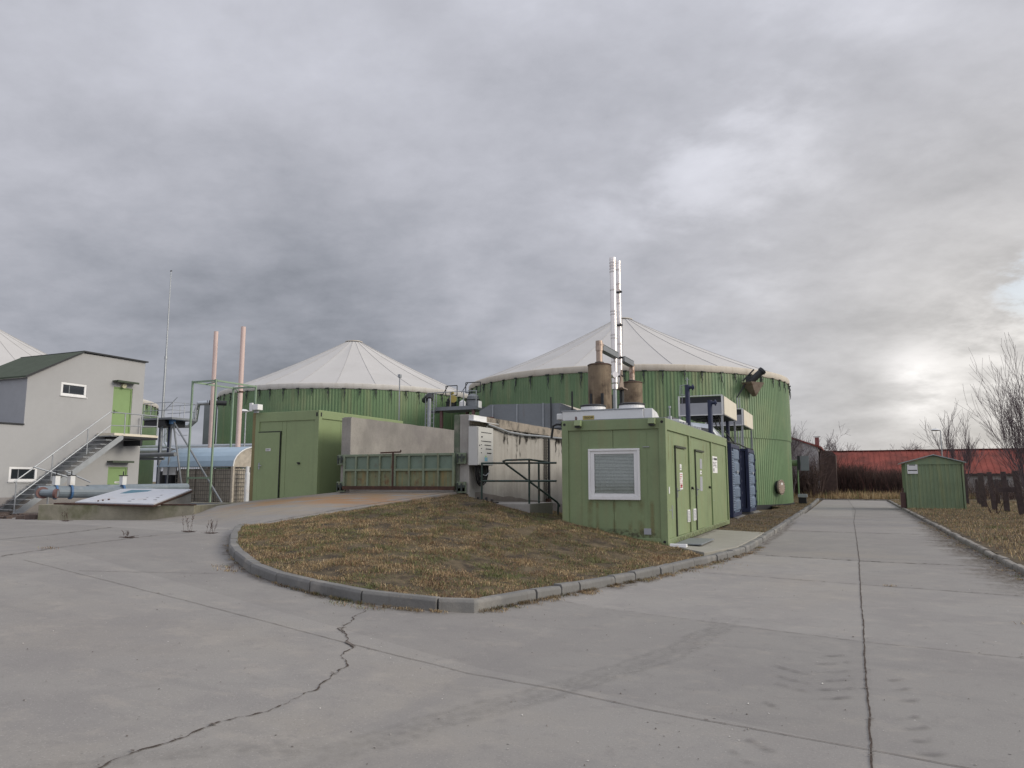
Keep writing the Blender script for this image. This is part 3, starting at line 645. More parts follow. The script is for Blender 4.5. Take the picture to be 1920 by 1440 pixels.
def mz_fast(x, y):
    k = (round(x * 8), round(y * 8))
    q = []
    i, j = math.floor(x * 6), math.floor(y * 6); fx, fy = x * 6 - i, y * 6 - j
    for a in (0, 1):
        for b in (0, 1):
            kk = (i + a, j + b)
            if kk not in _zc: _zc[kk] = mound_z(kk[0] / 6, kk[1] / 6)
            q.append(_zc[kk])
    return (q[0] * (1 - fy) + q[1] * fy) * (1 - fx) + (q[2] * (1 - fy) + q[3] * fy) * fx
MPin = [(p[0], p[1]) for p in MP]
tag(scatter('grass', MPin, mz_fast, 2300, .022, .085, .0065, bare_t=.36, greenish=.36, lean=1.5), 'dry straw and green tufted grass covering the sloping bank behind the curved kerb', 'grass', kind='stuff')
tag(scatter('thatch', MPin, mz_fast, 2200, .05, .11, .006, bare_t=.5, greenish=.12, lean=.3, f=.85, lay=1.4), 'flattened dead grass thatch lying between the tufts of the bank', 'thatch', kind='stuff')
tag(scatter('grass', [(p[0], p[1]) for p in VL], lambda x, y: .14, 260, .03, .09, .010, bare_t=.15, greenish=.15, f=.75), 'sparse brown grass on the narrow verge beside the blue containers', 'grass', kind='stuff')
VRp = [(2.87, 4), (2.85, 66), (22, 66), (14, 30), (9, 12.4), (6, 4)]
tag(scatter('grass', VRp, lambda x, y: .12, 190, .04, .12, .012, bare_t=.5, greenish=.10, dens_fn=lambda x, y: min(1, 26 / y) if x < 3.6 + y * .28 else 0), 'dry straw grass on the wide verge around the small green shed', 'grass', kind='stuff')
VBp = [(-7, 69.5), (-2.6, 69.5), (3.4, 69.2), (6, 68), (12, 75), (-7, 75)]
tag(scatter('grass', VBp, lambda x, y: .08, 130, .25, .75, .025, bare_t=.9, greenish=.03, lean=.5, f=1.15), 'tall straw coloured grass in front of the dark thicket at the end of the road', 'grass', kind='stuff')
# straw washed out over the kerb, weeds in the joints
def tufts(spots, k, rad, h, f=1., gr=.1):
    P = []
    for (x, y, s) in spots:
        for _ in range(int(k * s)):
            P.append((x + random.gauss(0, rad * s), y + random.gauss(0, rad * s * .6), 0))
    P = np.array([(x, y, HZ(x, y) + .004) for x, y, _ in P]); c, _ = ncol(P, gr, f)
    return blade_mesh('grass_tufts', P, rng.uniform(.5, 1, len(P)) * h, np.full(len(P), .006), c, 1.4, .3)
sp = []
for lst, dx, n_, s0 in ((KP[1:], .05, 26, .7), (KQ[:8], .12, 46, .9)):
    for _ in range(n_):
        i = random.randrange(len(lst) - 1); t = random.random(); sp.append((lst[i][0] + (lst[i + 1][0] - lst[i][0]) * t + dx, lst[i][1] + (lst[i + 1][1] - lst[i][1]) * t - .03, random.uniform(.2, s0)))
sp += [(-8.6, 8.75, 1.6), (-8.3, 8.5, 1.2), (-5.6, 7.55, 1.5), (-5.2, 7.52, 1.3), (-2.75, 13.7, 1.8), (-2.6, 14.4, 2.2), (-2.45, 15.2, 2.4), (-2.95, 12.9, 1.6), (-3.1, 12.1, 1.2), (-12.04, 8.32, 1.0), (1.9, 10.3, 1.4), (2.05, 10.4, 1.5), (.51, 13.08, .5)]
for y in np.arange(12.5, 34, .45): sp.append((2.56 + random.gauss(0, .05), y, random.uniform(.3, 1.3)))
tag(tufts(sp, 60, .085, .06), 'straw and weed tufts along the kerb gutters and slab joints', 'weeds', kind='stuff')

sp = []
for _ in range(120):
    i = random.choice((0, 0, 1, 1, 2, 2, 3, 4, 5)); t = random.random(); sp.append((KQ[i][0] + (KQ[i + 1][0] - KQ[i][0]) * t + .04, KQ[i][1] + (KQ[i + 1][1] - KQ[i][1]) * t, random.uniform(.2, .8)))
for _ in range(30):
    i = random.randrange(6, 9); t = random.random(); sp.append((KP[i][0] + (KP[i + 1][0] - KP[i][0]) * t, KP[i][1] + (KP[i + 1][1] - KP[i][1]) * t - .06, random.uniform(.2, .7)))
tag(tufts(sp, 34, .06, .075, .45, .03), 'dark brown dead weeds in the gutter below the kerb stones', 'weeds', kind='stuff')
gr_ = MB()
for _ in range(900):
    d_ = 2.2 + 16 * random.random() ** 1.7; a_ = R(24.06) - R(random.uniform(-36, 36)); x, y = -math.sin(a_) * d_, math.cos(a_) * d_
    if x > 2.5 or inside(x, y, [(p[0], p[1]) for p in MP]) or (x < -2.1 and y > 15): continue
    q_ = random.uniform(.0025, .0075) * (1 + .5 * (random.random() < .05)); z = HZ(x, y) + .004; h_ = q_ * random.uniform(.5, 1.1)
    p6 = [(x + q_ * random.uniform(.6, 1.4) * math.cos(k * 1.2566), y + q_ * random.uniform(.6, 1.4) * math.sin(k * 1.2566)) for k in range(5)]
    gr_.add([(u, v, z) for u, v in p6] + [(x + .1 * q_, y, z + h_)], [(k, (k + 1) % 5, 5) for k in range(5)])
grm = bpy.data.materials.new('grit'); grm.use_nodes = True; _n = grm.node_tree.nodes; _l = grm.node_tree.links
_g = _n.new('ShaderNodeNewGeometry'); _r = _n.new('ShaderNodeValToRGB'); _l.new(_g.outputs['Random Per Island'], _r.inputs[0]); _l.new(_r.outputs[0], _n['Principled BSDF'].inputs['Base Color'])
_r.color_ramp.elements[0].color = (.05, .04, .035, 1); _r.color_ramp.elements[1].color = (.62, .60, .56, 1); _e = _r.color_ramp.elements.new(.62); _e.color = (.14, .12, .10, 1)
tag(mesh_obj('grit', gr_, grm, fix=False), 'loose grit and crumbs scattered over the concrete yard', 'grit', kind='stuff')
# ------------------------------------------------------------------ weeds as small plants
def dry_weed(x, y, h, label, n=5, red=False):
    g = MB(); z = HZ(x, y)
    for i in range(n):
        a = random.random() * 6.28; l = h * random.uniform(.5, 1); px, py = x + random.gauss(0, .06), y + random.gauss(0, .04)
        tx, ty = px + math.cos(a) * l * .2, py + math.sin(a) * l * .2
        g.tube((px, py, z), (tx, ty, z + l), .0035, .0015, 4)
        for k in range(9):
            t = random.uniform(.3, 1); bx, by, bz = px + (tx - px) * t, py + (ty - py) * t, z + l * t; b = random.random() * 6.28; q = .035 * random.uniform(.4, 1.3)
            g.tube((bx, by, bz), (bx + math.cos(b) * q, by + math.sin(b) * q, bz + q * 1.3), .004, .0015, 4, cap=False)
    for k in range(40):
        b = random.random() * 6.28; q = random.uniform(.02, .16); g.tube((x + random.gauss(0, .05), y, z + .01), (x + math.cos(b) * q * 1.5, y + math.sin(b) * q, z + random.uniform(.0, .04)), .004, .002, 4, cap=False)
    o = mesh_obj('dry_weed', g, M['barkdark'], fix=False); return tag(o, label, 'weed', 'dry weeds growing from slab joints')
dry_weed(-13.15, 12.2, .42, 'tall dry weed in the joint left of the curved kerb end')
dry_weed(-12.35, 12.05, .34, 'dry weed right beside the curved kerb end', 6)
dry_weed(-20.9, 14.9, .40, 'dry reddish weed at the foot of the mossy pit kerb', 5)
dry_weed(-12.9, 10.5, .16, 'small dry weed in the yard crease left of the kerb', 3)

# ------------------------------------------------------------------ biogas tanks
def corrugated(c, Rr, z0, z1, pitch=.21, depth=.026):
    n = int(2 * math.pi * Rr / pitch); g = MB(); vs = []
    pr = [(0, 0), (.38, 0), (.5, -1), (.88, -1)]
    ang = []
    for i in range(n):
        for t, d in pr: ang.append((2 * math.pi * (i + t) / n, Rr + d * depth))
    m_ = len(ang)
    for z in (z0, z1): vs += [(c[0] + r_ * math.cos(a), c[1] + r_ * math.sin(a), z) for a, r_ in ang]
    return g.add(vs, [(i, (i + 1) % m_, m_ + (i + 1) % m_, m_ + i) for i in range(m_)])
def strap_mesh():
    g = MB()
    g.box(-.11, .11, .0, .09, -.02, .02)                      # clamp on the ring
    g.tube((-.12, .05, 0), (.12, .05, 0), .035, n=8)
    g.box(.02, .07, .0, .04, -.46, -.02); g.tube((.045, .04, -.40), (.0, .06, -.60), .028, .02, 5); g.tube((.0, .06, -.60), (.06, .04, -.85), .02, .01, 5); g.box(0.0, .10, .02, .07, -.32, -.18)
    return g
sm_ = strap_mesh(); strap_me = bpy.data.meshes.new('tension_strap'); strap_me.from_pydata(sm_.v, [], sm_.f); strap_me.materials.append(M['strap'])
def tank(c, Rr, zw, zb, za, label, nstrap=60, H0=.1, bm_='bandw'):
    root = thing('gas_tank', (c[0], c[1], H0), label, 'tank')
    w = corrugated(c, Rr - .045, H0, 4.1); w.add(*(lambda q: (q.v, q.f))(corrugated(c, Rr, 4.06, zw)))
    mesh_obj('wall', w, M['tank'], root, fix=False)
    f = MB(); f.lathe([(Rr + .02, H0 - .3), (Rr + .02, H0 + .12), (Rr - .2, H0 + .12)], (c[0], c[1], 0), 96); mesh_obj('footing', f, M['dark'], root)
    b = MB(); nb = 120
    b.lathe([(Rr - .1, zw - .08), (Rr + .015, zw - .08), (Rr + .05, zw - .03), (Rr + .06, zb - .06), (Rr + .02, zb), (Rr - .15, zb + .02)], (c[0], c[1], 0), nb)
    mesh_obj('band', b, M[bm_], root, smooth=True)
    # membrane cone: straight seams, cloth sagging slightly between them
    g = MB(); ns = 24; sub = 8; rings = 14; cr_ = .55; vs = []; H = za - zb; n = ns * sub
    for i in range(rings + 1):
        t = cr_ / Rr + (1 - cr_ / Rr) * (i / rings); r_ = t * (Rr - .1)
        u = 1 - t; z = zb + H * (.84 * u + .16 * u * u) / (.84 * (1 - cr_ / Rr) + .16 * (1 - cr_ / Rr) ** 2)
        for k in range(n):
            a = 2 * math.pi * k / n; s = abs(math.sin(math.pi * (k % sub) / sub)); wr = noise.noise(Vector((math.cos(a) * 4, math.sin(a) * 4, t * 1.5 + za)))
            sag = (.055 * s * (t ** .6) * (1 - .3 * t)) * (1 + .5 * wr)
            vs.append((c[0] + r_ * math.cos(a), c[1] + r_ * math.sin(a), z - sag + .05 * wr * t * (1 - t) * 4))
    fs = [(i * n + k, i * n + (k + 1) % n, (i + 1) * n + (k + 1) % n, (i + 1) * n + k) for i in range(rings) for k in range(n)]
    g.add(vs, fs); mesh_obj('membrane_roof', g, M['membrane'], root, smooth=False, fix=True)
    g = MB()
    for k in range(ns):
        g.path([tuple(Vector(vs[i * n + k * sub]) + Vector((0, 0, .012))) for i in range(0, rings + 1)], .013, 4)
    mesh_obj('seam', g, M['seamgrey'], root, fix=False)
    cp = MB(); cp.lathe([(cr_ + .12, -.08), (cr_ + .14, .02), (cr_ + .05, .05), (.0001, .07)], (c[0], c[1], za), 32); mesh_obj('roof_cap', cp, M['band'], root, smooth=True)
    cp = MB(); cp.lathe([(cr_ + .14, -.10), (cr_ + .16, -.05), (cr_ + .14, -.03)], (c[0], c[1], za), 32); mesh_obj('cap_ring', cp, M['dark'], root)
    to = math.atan2(-c[1], -c[0])                              # towards the yard
    for i in range(nstrap):
        a = 2 * math.pi * (i + .5 + random.uniform(-.12, .12)) / nstrap
        if abs((a - to + math.pi) % (2 * math.pi) - math.pi) > R(92): continue
        o = bpy.data.objects.new('tension_strap', strap_me); col.objects.link(o); o.parent = root
        o.location = (math.cos(a) * (Rr + .03), math.sin(a) * (Rr + .03), zw - .06 - H0); o.rotation_euler = (0, random.uniform(-.12, .12), a - math.pi / 2); o.scale = (random.choice((-1, 1)) * random.uniform(.8, 1.2), 1, random.uniform(.65, 1.15))
    return root
T1 = (-14.1, 51.0); T2 = (-36.0, 49.2); T3 = (-63.4, 37.0)
tk1 = tank(T1, 10.9, 7.78, 8.1, 13.0, 'big green corrugated tank with white tent roof behind the steel chimneys', bm_='band')
tk2 = tank(T2, 10.0, 7.8, 8.12, 12.75, 'green corrugated tank with white tent roof behind the concrete silo gate')
tk3 = tank(T3, 13.0, 7.8, 8.12, 14.1, 'green tank partly hidden behind the grey building, its white roof rising at the left edge', 70)
# mixer drive, manhole and side box on the big tank
def on_tank(T, Rr, a): return (T[0] + Rr * math.cos(a), T[1] + Rr * math.sin(a))
am = math.atan2(45.0 - T1[1], -5.2 - T1[0]); mx_, my_ = on_tank(T1, 11.0, am)
ur = Vector((math.cos(am), math.sin(am), 0)); ut = Vector((-math.sin(am), math.cos(am), 0)); Cm = Vector((mx_, my_, 7.2)); up_ = Vector((0, 0, 1))
mr_ = thing('mixer_motor', (mx_, my_, 6.6), 'agitator motor on a rusty bracket high on the big tank wall', 'motor')
g = MB()
tr = [Cm + ut * -.65 + up_ * .0, Cm + ut * .45 + up_ * .0, Cm + ut * .3 + up_ * -.75]
tr2 = [p + ur * .75 for p in tr[:2]] + [tr[2] + ur * .25]
g.add(tr + tr2, [(0, 1, 2), (3, 5, 4), (0, 3, 4, 1), (1, 4, 5, 2), (0, 2, 5, 3)]); mesh_obj('bracket', g, M['hatch'], mr_)
g = MB(); p0 = Cm + ur * .35 + ut * -.25 + up_ * .05; p1 = p0 + ur * .40 + ut * .45 + up_ * .55; g.tube(p0, p1, .19, .19, 16); g.tube(p1, p1 + (p1 - p0).normalized() * .16, .23, .23, 16); g.box(p0.x - .25, p0.x + .1, p0.y - .15, p0.y + .15, p0.z - .05, p0.z + .3); mesh_obj('motor', g, M['dark'], mr_, bevel=.01)
g = MB(); e = (p1 - p0).normalized(); g.tube(p1 + e * .16, p1 + e * .18, .19, .19, 16); mesh_obj('fan_cover', g, M['galv'], mr_)
g = MB(); g.tube(Cm + ut * -.6 + ur * .1 + up_ * .1, Cm + ut * -.1 + ur * .5 + up_ * .75, .05, n=6); g.tube(Cm + ut * -1.1 + ur * .05 + up_ * -.9, Cm + ut * -.1 + ur * .3 + up_ * .5, .04, n=6); g.tube(Cm + ut * .2 + ur * .7, p1, .04, n=6); mesh_obj('strut', g, M['dark'], mr_)
g = MB()
for dd in (-1.1, -.9): q = Cm + ut * dd; g.tube((q.x + ur.x * .06, q.y + ur.y * .06, 6.3), (q.x + ur.x * .06, q.y + ur.y * .06, 3.2), .035, n=6)
mesh_obj('conduit', g, M['galv'], mr_)
ah = math.atan2(46.6 - T1[1], -3.95 - T1[0]); hx, hy = on_tank(T1, 10.9, R(-12)); 
def disc(name, T, Rr, a, z, rad, depth, material, label, cat):
    u = Vector((math.cos(a), math.sin(a), 0)); p = Vector((T[0], T[1], z)) + u * Rr
    root = thing(name, (p.x, p.y, z - rad), label, cat)
    g = MB(); g.tube(p, p + u * depth * .6, rad * .86, n=24); mesh_obj('neck', g, M['dark'], root)
    g = MB(); g.tube(p + u * depth * .6, p + u * depth, rad, n=28); mesh_obj('cover', g, material, root, bevel=.01)
    g = MB(); t_ = Vector((-u.y, u.x, 0))
    for k in range(16):
        q = p + u * depth + t_ * math.cos(k * .3927) * rad * .86 + Vector((0, 0, 1)) * math.sin(k * .3927) * rad * .86; g.tube(q, q + u * .025, .022, n=6)
    mesh_obj('bolts', g, M['dark'], root)
    g = MB(); q = p + u * (depth + .01) + Vector((0, 0, rad * .45)); g.add([q - t_ * .1 + Vector((0, 0, -.06)), q + t_ * .1 + Vector((0, 0, -.06)), q + t_ * .1 + Vector((0, 0, .06)), q - t_ * .1 + Vector((0, 0, .06))], [(0, 1, 2, 3)]); mesh_obj('sticker', g, M['paper'], root, fix=False)
disc('manhole', T1, 10.86, R(-19.5), 1.22, .44, .28, M['hatch'], 'round brown bolted manhole cover low on the big tank', 'manhole')
bx = thing('valve_box', (-2.9, 52.0, .1), 'green pipe stub with grey panel sticking out behind the big tank', 'box')
g = MB(); g.tube((-3.4, 52.2, 2.75), (-2.75, 52.2, 2.75), .2, n=12); g.tube((-2.95, 52.2, 2.75), (-2.95, 52.2, .5), .05, n=6); mesh_obj('pipe', g, M['tank'], bx)
g = MB(); g.box(-2.95, -2.78, 51.9, 52.6, 2.3, 3.2); mesh_obj('frame', g, M['dark'], bx)
g = MB(); g.box(-2.76, -2.25, 52.0, 52.08, 2.25, 3.2); mesh_obj('panel', g, M['greymetal'], bx)
g = MB(); g.box(-3.0, -2.45, 51.8, 52.3, .55, .75); mesh_obj('tray', g, M['galv'], bx)
g = MB(); g.box(-2.98, -2.5, 51.85, 52.25, .1, .53); mesh_obj('plinth', g, M['black'], bx)

# ------------------------------------------------------------------ long green generator container
def text_mesh(txt, size, material, parent, loc, rot, name='lettering', width=None):
    cu = bpy.data.curves.new('t', 'FONT'); cu.body = txt; cu.size = size; cu.align_x = 'CENTER'; cu.align_y = 'CENTER'; cu.extrude = .002
    to_ = bpy.data.objects.new('t', cu); col.objects.link(to_); bpy.context.view_layer.update()
    me = bpy.data.meshes.new_from_object(to_.evaluated_get(bpy.context.evaluated_depsgraph_get())); bpy.data.objects.remove(to_)
    o = bpy.data.objects.new(name, me); col.objects.link(o); me.materials.clear(); me.materials.append(material)
    o.rotation_euler = rot; o.location = Vector(loc) - parent_world(parent); o.parent = parent
    if width: bpy.context.view_layer.update(); o.scale.x = width / o.dimensions.x
    return o
def bars(g, y0, y1, z0, z1, x, rows, axis='x', fill=.7, h=.5):
    """rows of unreadable small print on a plane"""
    for i in range(rows):
        zc = z1 - (z1 - z0) * (i + .5) / rows; hh = (z1 - z0) / rows * h / 2; p = y0
        while p < y1 - .01:
            l = random.uniform(.02, .07) * (y1 - y0) / .5; q = min(p + l, y1)
            if random.random() < fill:
                if axis == 'x': g.add([(x, p, zc - hh), (x, q, zc - hh), (x, q, zc + hh), (x, p, zc + hh)], [(0, 1, 2, 3)])
                else: g.add([(p, x, zc - hh), (q, x, zc - hh), (q, x, zc + hh), (p, x, zc + hh)], [(0, 1, 2, 3)])
            p = q + .012
    return g
X0, X1, Y0, Y1, Z0, Z1 = -6.09, -3.64, 16.5, 25.8, .2, 3.0
gc = thing('green_container', ((X0 + X1) / 2, (Y0 + Y1) / 2, Z0), 'long pale green container with a white framed window in its end wall', 'container')
g = MB(); pw = .16
for x in (X0, X1 - pw):
    for y in (Y0, Y1 - pw): g.box(x, x + pw, y, y + pw, Z0 + .001, Z1 - .001)
for x in (X0, X1 - .11): g.box(x, x + .11, Y0 + pw, Y1 - pw, Z0, Z0 + .13); g.box(x, x + .11, Y0 + pw, Y1 - pw, Z1 - .26, Z1 - .005)
for y in (Y0, Y1 - .11): g.box(X0 + pw, X1 - pw, y, y + .11, Z0, Z0 + .15); g.box(X0 + pw, X1 - pw, y, y + .11, Z1 - .24, Z1 - .005)
for y in (19.27, 22.64): g.box(X1 - .10, X1 - .004, y - .05, y + .05, Z0 + .13, Z1 - .26)
mesh_obj('frame', g, M['green'], gc, bevel=.008)
g = MB(); g.box(X0 + .02, X1 - .02, Y0 + .02, Y1 - .02, Z1 - .012, Z1 + .012); mesh_obj('roof', g, M['greymetal'], gc)
g = MB(); zb, zt = Z0 + .15, Z1 - .24; xa, xb = X0 + pw, X1 - pw; xm = -4.86; wx0, wx1, wz0, wz1 = -5.44, -4.24, 1.18, 2.33; yf = Y0 + .035
g.box(xa, wx0, yf, yf + .05, zb, zt); g.box(wx1, xb, yf, yf + .05, zb, zt)
g.box(wx0, xm - .005, yf, yf + .05, wz1, zt); g.box(xm + .005, wx1, yf, yf + .05, wz1, zt)
g.box(wx0, xm - .005, yf, yf + .05, zb, wz0); g.box(xm + .005, wx1, yf, yf + .05, zb, wz0)
for x in (-5.62, -4.08): g.box(x - .006, x + .006, yf - .006, yf, zb, zt)
g.box(xa, xb, yf + .06, yf + .09, zb, zt)
mesh_obj('end_wall', g, M['green'], gc, bevel=.003)
g = MB(); xs_ = X1 - .045
def side_panels(y0, y1, cuts):
    cs = [y0] + cuts + [y1]
    for a, b in zip(cs[:-1], cs[1:]): g.box(xs_ - .05, xs_, a + .004, b - .004, Z0 + .13, Z1 - .26)
    g.box(xs_ - .09, xs_ - .06, y0, y1, Z0 + .13, Z1 - .26)
side_panels(Y0 + pw, 19.22, [17.2, 17.55, 18.7]); side_panels(19.32, 22.59, [19.7, 20.06, 21.25, 21.9]); side_panels(22.69, Y1 - pw, [23.7, 24.6])
mesh_obj('side_wall', g, M['green'], gc, bevel=.003)
g = MB(); g.box(X0 + .03, X0 + .06, Y0 + pw, Y1 - pw, Z0 + .13, Z1 - .26); g.box(X0 + pw, X1 - pw, Y1 - .06, Y1 - .03, Z0 + .13, Z1 - .24); mesh_obj('rear_wall', g, M['green'], gc)
g = MB()
for x, z in ((X0 + .07, Z1 - .09), (X1 - .08, Z1 - .09), (X1 - .08, Z0 + .08)): g.tube((x, Y0 - .003, z), (x, Y0 + .01, z), .032, n=12)
for y, z in ((Y1 - .09, Z1 - .08),): g.box(X1 - .01, X1 + .003, y - .03, y + .03, z - .04, z + .04)
mesh_obj('casting_hole', g, M['black'], gc)
wn = MB(); fw = .05
wn.box(wx0, wx1, Y0 - .03, Y0 + .05, wz0, wz0 + fw + .03); wn.box(wx0, wx1, Y0 - .03, Y0 + .05, wz1 - fw, wz1); wn.box(wx0, wx0 + fw, Y0 - .03, Y0 + .05, wz0 + fw + .03, wz1 - fw); wn.box(wx1 - fw, wx1, Y0 - .03, Y0 + .05, wz0 + fw + .03, wz1 - fw)
gx0, gx1, gz0, gz1 = -5.30, -4.37, 1.32, 2.21
wn.box(wx0 + fw, gx0, Y0 - .01, Y0 + .05, wz0 + fw + .03, wz1 - fw); wn.box(gx1, wx1 - fw, Y0 - .01, Y0 + .05, wz0 + fw + .03, wz1 - fw); wn.box(gx0, gx1, Y0 - .01, Y0 + .05, wz0 + fw + .03, gz0); wn.box(gx0, gx1, Y0 - .01, Y0 + .05, gz1, wz1 - fw)
w_ = mesh_obj('window', wn, M['white'], gc, bevel=.006)
g = MB(); g.box(gx0, gx1, Y0 + .005, Y0 + .012, gz0, gz1)
pane = mesh_obj('pane', g, M['glass'], w_)
# clear glass over the blind
gm = bpy.data.materials.new('clear_glass'); gm.use_nodes = True; nt = gm.node_tree; nt.nodes.clear()
o_ = nt.nodes.new('ShaderNodeOutputMaterial'); tr_ = nt.nodes.new('ShaderNodeBsdfTransparent'); gl_ = nt.nodes.new('ShaderNodeBsdfGlossy'); gl_.inputs['Roughness'].default_value = .06
mx2 = nt.nodes.new('ShaderNodeMixShader'); mx2.inputs[0].default_value = .07; tr_.inputs[0].default_value = (.93, .95, .94, 1)
nt.links.new(tr_.outputs[0], mx2.inputs[1]); nt.links.new(gl_.outputs[0], mx2.inputs[2]); nt.links.new(mx2.outputs[0], o_.inputs[0]); M['clear'] = gm
pane.data.materials[0] = gm
g = MB(); nsl = 27
for i in range(nsl):
    z = gz0 + .02 + (gz1 - gz0 - .06) * i / (nsl - 1)
    if 17 <= i <= 18: z += .004
    g.add([(gx0 + .01, Y0 + .022, z - .0105), (gx1 - .01, Y0 + .022, z - .0105), (gx1 - .01, Y0 + .028, z + .0105), (gx0 + .01, Y0 + .028, z + .0105)], [(0, 1, 2, 3)])
for x in (gx0 + .12, -4.84, gx1 - .12): g.tube((x, Y0 + .02, gz0), (x, Y0 + .02, gz1), .003, n=4)
g.box(gx0 + .01, gx1 - .01, Y0 + .018, Y0 + .034, gz1 - .035, gz1 - .002)
mesh_obj('blind', g, M['blind'], w_, fix=False)
g = MB(); g.box(gx0, gx1, Y0 + .045, Y0 + .055, gz0, gz1); mesh_obj('backing', g, M['dark'], w_)
def side_door(y0, y1, nm='door'):
    g = MB(); xd = X1 - .028
    g.box(xs_, xd, y0, y1, Z0 + .14, 2.36); d = mesh_obj(nm, g, M['green'], gc, bevel=.006)
    g = MB(); g.box(xs_, xs_ + .035, y0 - .055, y0 - .005, Z0 + .13, 2.40); g.box(xs_, xs_ + .05, y0 - .08, y1 + .12, 2.385, 2.43); mesh_obj('door_frame', g, M['seam'], d)
    g = MB(); g.box(xd, xd + .012, y0 + .07, y0 + .12, 1.22, 1.44); g.tube((xd, y0 + .095, 1.38), (xd + .05, y0 + .095, 1.38), .011); g.tube((xd + .05, y0 + .09, 1.38), (xd + .05, y0 + .23, 1.38), .011); mesh_obj('handle', g, M['galv'], d)
    return d
d1 = side_door(17.62, 18.66); d2 = side_door(20.14, 21.2)
xd = X1 - .027
def flat(x, y0, y1, z0, z1, material, par, name='sign', label=None, th=.004):
    g = MB(); g.box(x, x + th, y0, y1, z0, z1); o = mesh_obj(name, g, material, par)
    if label: o['label'] = label
    return o
M['ochre'] = decal_mat('ochre_streak', (.27, .24, .12), .55, 2.2); M['foot'] = decal_mat('foot_shade_dirt', (.11, .10, .07), .7, 16)
def wall_decal(name, quads, material, par):
    uv = [(0, 0), (1, 0), (1, 1), (0, 1)]
    for q in quads:
        g = MB(); g.add(q, [(0, 1, 2, 3)]); o = mesh_obj(name, g, material, par, fix=False); ul = o.data.uv_layers.new(name='UVMap')
        for lp in o.data.loops: ul.data[lp.index].uv = uv[lp.vertex_index]
yv = yf - .004
wall_decal('ochre_streak', [[(x, yv, .36), (x, yv, 1.2), (x + w, yv, 1.2), (x + w, yv, .36)] for x, w in ((-5.5, .16), (-5.3, .1), (-4.34, .2), (-4.55, .12), (-4.05, .12), (-4.9, .1))] + [[(xs_ + .004, y, 2.0), (xs_ + .004, y, 2.7), (xs_ + .004, y + .12, 2.7), (xs_ + .004, y + .12, 2.0)] for y in (16.9, 17.3, 18.8, 19.5, 21.4, 22.0, 23.3, 24.9)], M['ochre'], gc)
wall_decal('foot_shade_dirt', [[(-5.95, yv - .001, .55), (-3.8, yv - .001, .55), (-3.8, yv - .001, .30), (-5.95, yv - .001, .30)], [(X1 + .003, 16.6, .34), (X1 + .003, 25.7, .34), (X1 + .003, 25.7, .16), (X1 + .003, 16.6, .16)]], M['foot'], gc)  # darkened wall foot: painted contact shadow mixed with dirt
s1 = flat(xd, 18.06, 18.26, 1.86, 2.0, M['paper'], d1, label='small white door sign'); 
s2 = flat(xd, 18.03, 18.36, 1.40, 1.80, M['paper'], d1, label='white sign with red warning print')
g = bars(MB(), 18.06, 18.33, 1.42, 1.78, xd + .006, 7, fill=.8); g.add([(xd + .006, 18.08, 1.44), (xd + .006, 18.3, 1.44), (xd + .006, 18.3, 1.52), (xd + .006, 18.08, 1.52)], [(0, 1, 2, 3)]); mesh_obj('print', g, M['redink'], s2, fix=False) if False else None
o = mesh_obj('red_print', g, M['redink'], d1, fix=False)
flat(xd, 20.75, 21.08, 1.93, 2.2, M['greysign'], d2, label='grey door plate'); flat(xd, 20.76, 21.0, 1.78, 1.88, M['paper'], d2, label='small white door sign'); flat(xd, 20.72, 21.08, 1.33, 1.72, M['greysign'], d2, label='grey door plate')
g = bars(MB(), 18.09, 18.23, 1.88, 1.98, xd + .006, 2); g.add(*(lambda q: (q.v, q.f))(bars(MB(), 20.79, 20.97, 1.80, 1.86, xd + .006, 1))); mesh_obj('print', g, M['ink'], gc, fix=False)
ps = flat(X1 - .044, 22.98, 23.86, 1.84, 2.34, M['paper'], gc, 'notice_board', 'white printed notice')
g = bars(MB(), 23.05, 23.8, 2.22, 2.30, X1 - .038, 1, h=.8); g.add(*(lambda q: (q.v, q.f))(bars(MB(), 23.05, 23.8, 2.0, 2.18, X1 - .038, 4, h=.4))); g.add([(X1 - .038, 23.1, 1.88), (X1 - .038, 23.25, 1.88), (X1 - .038, 23.25, 1.98), (X1 - .038, 23.1, 1.98)], [(0, 1, 2, 3)]); mesh_obj('print', g, M['ink'], gc, fix=False)
for y0, y1, zc in ((18.86, 19.16, .74), (19.62, 19.98, .74)):
    g = MB(); g.box(xs_, xs_ + .03, y0, y1, zc - .15, zc + .15)
    v_ = mesh_obj('vent', g, M['white'], gc, bevel=.004); g = MB()
    for k in range(7): g.box(xs_ + .031, xs_ + .040, y0 + .03, y1 - .03, zc - .12 + k * .036, zc - .105 + k * .036)
    mesh_obj('louvre', g, M['greysign'], v_)
g = MB(); g.box(xs_, xs_ + .02, 16.83, 16.9, 1.32, 1.47); mesh_obj('switch', g, M['paper'], gc)
for y, z in ((19.55, 1.42), (22.2, 1.42)):
    g = MB(); g.tube((xs_, y, z), (xs_ + .05, y, z), .035, n=10); g.tube((xs_ + .05, y, z), (xs_ + .05, y + .07, z - .04), .012, n=6); mesh_obj('knob', g, M['black'], gc)
g = MB()
for y, z in ((16.95, .95), (22.9, 1.02)): g.tube((xs_ + .004, y - .1, z), (xs_ + .012, y + .12, z), .008, n=5)
g.box(xs_, xs_ + .008, 17.15, 17.22, .75, 1.05)
mesh_obj('latch', g, M['galv'], gc)
